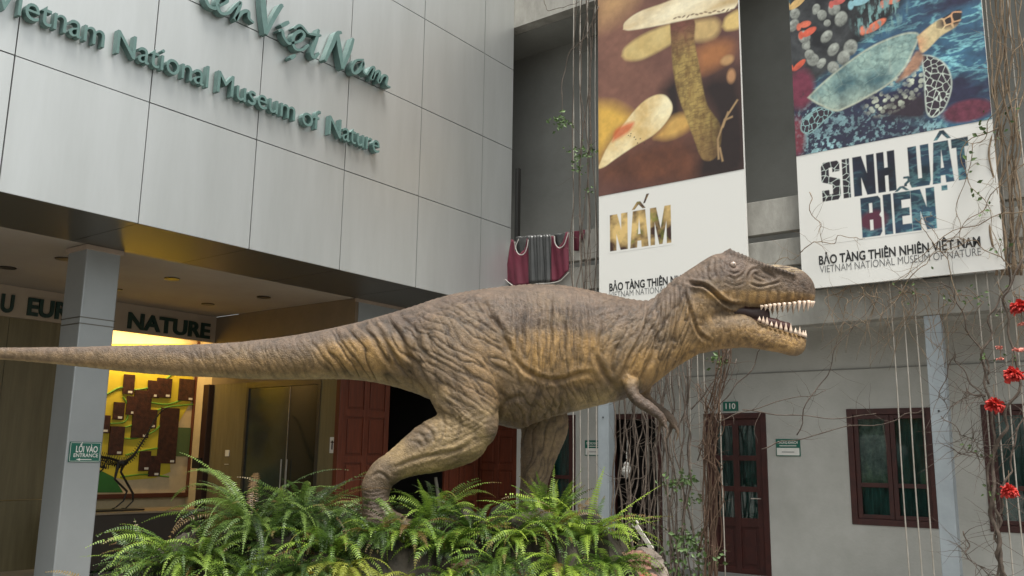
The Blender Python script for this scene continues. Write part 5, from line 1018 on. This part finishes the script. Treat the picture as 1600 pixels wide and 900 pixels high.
def leaf_mat(name, a, b_, c):
    m = bpy.data.materials.new(name); m.use_nodes = True; t = m.node_tree; p = t.nodes['Principled BSDF']; p.inputs['Roughness'].default_value = .45
    at = t.nodes.new('ShaderNodeVertexColor'); at.layer_name = 'tone'; sp_c = t.nodes.new('ShaderNodeSeparateColor'); t.links.new(at.outputs[0], sp_c.inputs[0]); dm_ = t.nodes.new('ShaderNodeMix'); dm_.data_type = 'RGBA'; dm_.inputs[7].default_value = (.16, .085, .03, 1); r = t.nodes.new('ShaderNodeValToRGB'); r.color_ramp.elements[0].color = (*a, 1); r.color_ramp.elements[1].color = (*c, 1); e = r.color_ramp.elements.new(.5); e.color = (*b_, 1)
    t.links.new(sp_c.outputs[0], r.inputs[0]); t.links.new(sp_c.outputs[1], dm_.inputs[0]); t.links.new(r.outputs[0], dm_.inputs[6]); t.links.new(dm_.outputs[2], p.inputs['Base Color']); tr = t.nodes.new('ShaderNodeBsdfTranslucent'); t.links.new(dm_.outputs[2], tr.inputs[0]); mx_ = t.nodes.new('ShaderNodeMixShader'); mx_.inputs[0].default_value = .3
    t.links.new(p.outputs[0], mx_.inputs[1]); t.links.new(tr.outputs[0], mx_.inputs[2]); t.links.new(mx_.outputs[0], t.nodes['Material Output'].inputs[0]); return m
m_fern = leaf_mat('fern_green', (.016, .034, .008), (.075, .145, .022), (.25, .36, .055)); m_fernb = leaf_mat('fern_bright', (.02, .045, .008), (.11, .20, .024), (.34, .46, .06)); m_ferny = leaf_mat('fern_yellow', (.10, .12, .015), (.22, .25, .03), (.38, .40, .08)); m_fernd = leaf_mat('fern_dull', (.014, .03, .009), (.058, .11, .022), (.19, .28, .06))
class Fern:
    def __init__(s): s.v = []; s.f = []; s.t = []; s.g = []; s.dead = 0
    def add(s, vs, fs, tone): o = len(s.v); s.v += [tuple(p) for p in vs]; s.f += [tuple(i+o for i in f) for f in fs]; s.t += [tone]*len(vs); s.g += [s.dead]*len(vs)
    def frond(s, base, az, el, L, droop, tone, lw=.05, rn=random, wav=.0):
        d = np.array([math.cos(az)*math.cos(el), math.sin(az)*math.cos(el), math.sin(el)]); sd_ = np.array([-math.sin(az), math.cos(az), 0]); P = [np.array(base, float)]; n = max(16, int(L/.0165)); st = L/n; D = [d]; tw = rn.uniform(-.8, .8); cv = rn.uniform(-.5, .5)
        for i in range(n):
            e = el-droop*((i+1)/n)**1.25; a = az+cv*(i/n)**1.5; d = np.array([math.cos(a)*math.cos(e), math.sin(a)*math.cos(e), math.sin(e)]); P.append(P[-1]+d*st); D.append(d)
        for i in range(0, n-1, 2):      # rachis strip
            w_ = .0026*(1-.6*i/n); s.add([P[i]-sd_*w_, P[i]+sd_*w_, P[i+2 if i+2 <= n else n]+sd_*w_*.9, P[i+2 if i+2 <= n else n]-sd_*w_*.9], [(0, 1, 2, 3)], min(1, tone+.15))
        tipd = rn.random() < .25; dd0 = s.dead; miss = rn.random()*.10
        for i in range(int(n*.14), n+1):
            if rn.random() < miss: continue
            s.dead = max(dd0, .75 if (tipd and i > n*.86) else 0)
            t_ = i/n; ll = lw*min(1, (t_-.08)*5)*(1-max(0, t_-.55)/.47)**.8; ll = max(ll, .006); d = D[i]; a = tw*(t_) ; sv = np.cross(d, [0, 0, 1]); sv /= np.linalg.norm(sv)+1e-9; uv = np.cross(sv, d); 
            s1 = sv*math.cos(a)+uv*math.sin(a); u1 = -sv*math.sin(a)+uv*math.cos(a)
            for sg in (-1, 1):
                ax_ = s1*sg*.95+d*.32+u1*rn.uniform(.0, .3)-np.array([0, 0, .18]); ax_ /= np.linalg.norm(ax_); l_ = ll*rn.uniform(.85, 1.1); bw = .0050; mid_ = P[i]+ax_*l_*.45+u1*l_*.06; tp = P[i]+ax_*l_-np.array([0, 0, l_*.18])
                s.add([P[i]-d*bw*.8, mid_-d*bw, tp, mid_+d*bw, P[i]+d*bw*.8], [(0, 1, 3, 4), (1, 2, 3)], float(np.clip(tone+rn.uniform(-.14, .14)+.15*t_, 0, 1)))
        s.dead = dd0
    def build(s, label, m, base, grp='ferns on the rock mound'):
        me = bpy.data.meshes.new('fern'); b0 = np.array(base); me.from_pydata([tuple(np.array(p)-b0) for p in s.v], [], s.f); me.update(); at = me.color_attributes.new('tone', 'FLOAT_COLOR', 'POINT'); c = np.ones((len(s.v), 4)); c[:, :3] = np.array(s.t)[:, None]; c[:, 1] = np.array(s.g); at.data.foreach_set('color', c.ravel())
        o = bpy.data.objects.new('fern', me); COL.objects.link(o); o.location = tuple(b0); me.materials.append(m); tag(o, label, 'fern', grp); return o
def fern(x, wz_, z, n, L, label, m, el=(0.5, 1.35), droop=(1.2, 2.4), tone=.5, lw=.048, seed=0, az=None, spread=.05, extra=()):
    n = int(n*1.65); L = L*.88; rn = random.Random(seed*31+5); b = mp(x, wz_, z); F = Fern()
    for k in range(n):
        a = 2*math.pi*k/n+rn.uniform(-.3, .3) if az is None else math.radians(rn.uniform(*az))
        a += YAW; r = rn.uniform(0, spread); F.dead = .9 if rn.random() < .07 else 0; F.frond(b+np.array([math.cos(a)*r, math.sin(a)*r, 0]), a, rn.uniform(*el), L*rn.uniform(.5, 1.15), rn.uniform(droop[0]*.8, droop[1]*1.1), np.clip(tone-.05+rn.gauss(0, .27), 0, 1), lw*.9*rn.uniform(.75, 1.15), rn)
    F.dead = 0
    for (a, e, l, dr, tn_) in extra: F.frond(b, math.radians(a)+YAW, e, l, dr, tn_, lw, rn)
    F.build(label, m, b)
# azimuth: 0 = right, 180 = left, -90 = towards the viewer
fern(350, .55, .80, 40, .70, 'broad green fern at the far left end of the mound, lowest of all', m_fern, seed=1, tone=.55, az=(-200, 20), extra=((180, .35, .75, .5, .7), (185, .15, .72, .6, .65), (175, .6, .7, 1.0, .5)))
fern(430, .35, 1.06, 46, .85, 'large arching fern with the tallest fronds in front of the glass door', m_fernd, seed=2, tone=.6, lw=.052, extra=((165, 1.1, .95, 1.9, .8), (150, 1.25, .9, 1.6, .7), (20, 1.0, .9, 1.5, .7)))
fern(500, .30, 1.10, 40, .75, 'dense fern left of the statue near foot', m_fernd, seed=3, tone=.5, extra=((10, 1.0, .75, .8, .6), (30, .9, .6, .8, .6)))
fern(455, .75, .72, 34, .55, 'small bright tipped fern low in the front of the left group', m_fern, seed=4, tone=.65, el=(.7, 1.4))
fern(560, .62, .90, 40, .6, 'drooping fern at the toes of the statue near foot', m_fernb, seed=5, tone=.4, droop=(1.6, 2.8))
fern(585, .80, .86, 34, .50, 'yellowish hanging fern with curled leaflets below the near foot', m_ferny, seed=6, tone=.5, droop=(2.0, 3.0), lw=.035, az=(-150, -30), el=(.2, .9))
fern(618, .68, 1.04, 30, .40, 'small dark fern covering the toes of the near foot', m_fern, seed=27, tone=.4)
fern(655, .55, 1.02, 42, .55, 'mid green bushy fern directly right of the near foot', m_fernb, seed=7, tone=.35, droop=(1.4, 2.6))
fern(690, .30, 1.10, 22, .62, 'open fern with two long bowed fronds between the statue legs', m_fern, seed=8, tone=.6, el=(.9, 1.4), extra=((176, 1.25, .62, 2.3, .9), (20, 1.15, .6, 2.6, .85)))
fern(680, .85, .80, 34, .42, 'pale small leaved fern hanging low beside the brown stone', m_ferny, seed=9, tone=.3, droop=(1.8, 3.0), lw=.032, az=(-150, -30), el=(.2, .9))
fern(755, .45, 1.04, 40, .62, 'dark leafy fern under the belly of the statue', m_fern, seed=10, tone=.35, extra=((15, 1.2, .65, 2.5, .85), (5, 1.0, .55, 2.0, .8)))
fern(790, .80, .86, 38, .55, 'fern with long straight hanging fronds at the bottom centre', m_fern, seed=11, tone=.45, droop=(2.0, 3.0), az=(-160, -20), el=(.4, 1.2))
fern(850, .50, 1.02, 44, .62, 'bright fern in front of the statue far foot', m_fernb, seed=12, tone=.55, lw=.05)
fern(875, .82, .84, 34, .52, 'fern with yellow green fronds hanging at lower right', m_fernb, seed=13, tone=.75, droop=(1.8, 2.9), az=(-160, -20), el=(.3, 1.2), lw=.045)
fern(910, .45, 1.02, 42, .62, 'bright upright fern at the right end of the mound', m_fernb, seed=14, tone=.55, extra=((12, .75, .75, .35, .8), (10, .45, .55, .3, .6), (25, 1.4, .55, .2, .7), (15, .55, .7, .6, .7)))
fern(935, .72, .86, 32, .48, 'fern draping over the rusty rock at right', m_fern, seed=15, tone=.55, droop=(1.6, 2.8), az=(-150, 0))
fern(865, .15, 1.12, 26, .5, 'fern behind the far foot with spiky upright tips', m_fernb, seed=16, tone=.5, el=(1.0, 1.5), droop=(.4, 1.6))
fern(600, .15, 1.10, 24, .45, 'low fern behind the statue near foot', m_fern, seed=17, tone=.35)
fern(285, .25, .72, 22, .6, 'sparse fern at the back of the left end of the mound', m_fernd, seed=18, tone=.5, el=(.8, 1.4), extra=((170, .9, .5, .4, .5), (150, 1.1, .5, .3, .5)))
fern(520, .85, .80, 30, .50, 'low shaded fern between the left group and the yellowish one', m_fernd, seed=19, tone=.4, az=(-170, -10))
fern(730, .85, .78, 26, .40, 'fern with small fresh green fronds right of the brown stone', m_fernb, seed=20, tone=.5, az=(-170, -10), droop=(1.6, 2.6))
fern(380, .85, .60, 34, .48, 'low fern at the bottom edge left of the yellow leaf', m_fern, seed=21, tone=.6)
fern(640, .92, .62, 34, .42, 'lowest fern below the yellowish hanging one', m_fernb, seed=22, tone=.45, az=(-170, -10))
fern(830, .95, .62, 34, .45, 'lowest fern below the bright fern of the far foot', m_fern, seed=23, tone=.5, az=(-170, -10))
fern(560, .90, .66, 34, .45, 'dull low fern beside the fallen yellow leaf', m_fernd, seed=24, tone=.45)
fern(715, .68, .98, 34, .40, 'small upright fern above the brown stone', m_fernb, seed=25, tone=.4)
fern(805, .60, 1.02, 34, .5, 'bright fern with short curled fronds left of the far foot', m_fernb, seed=26, tone=.6, lw=.038)
fern(270, .70, .55, 30, .55, 'low spreading fern at the very bottom left corner of the mound', m_fern, seed=31, tone=.6)
fern(470, .50, .98, 34, .62, 'dense dull fern in the middle of the left group', m_fernd, seed=32, tone=.55)
fern(390, .60, .86, 34, .58, 'mid green fern between the large arching fern and the left end', m_fern, seed=33, tone=.5)
fern(545, .45, 1.04, 30, .52, 'dark fern just left of the statue near ankle', m_fernd, seed=34, tone=.45)
# yellow fallen leaf, thin stake
q = M(); c = mp(538, .98, .86); q.add([c-E1*.05, c-E1*.01+E2*.015-H*.01, c+E1*.05+E2*.004, c+E1*.0-E2*.012], [(0, 1, 2, 3)]); c = c+E1*.03; q.add([c-E1*.04+E2*.002, c+E2*.02, c+E1*.04+E2*.008, c-E2*.008], [(0, 1, 2, 3)])
q.build('fallen_leaf', mat('yellow_leaf', (.55, .40, .04), .5), None, label='fallen yellow leaf lying among the lower ferns', cat='leaf')
a, b = dp(683, 745, .15), dp(690, 815, .15); t = thing('stake', 'thin pale wooden stake standing in the ferns between the statue legs', 'stake', tuple(b)); q = M(); q.tube([b, (a+b)/2+E1*.008, a], [.016, .014, .012], 7); q.build('stick', mat('stake_wood', (.22, .20, .17), .8), t)
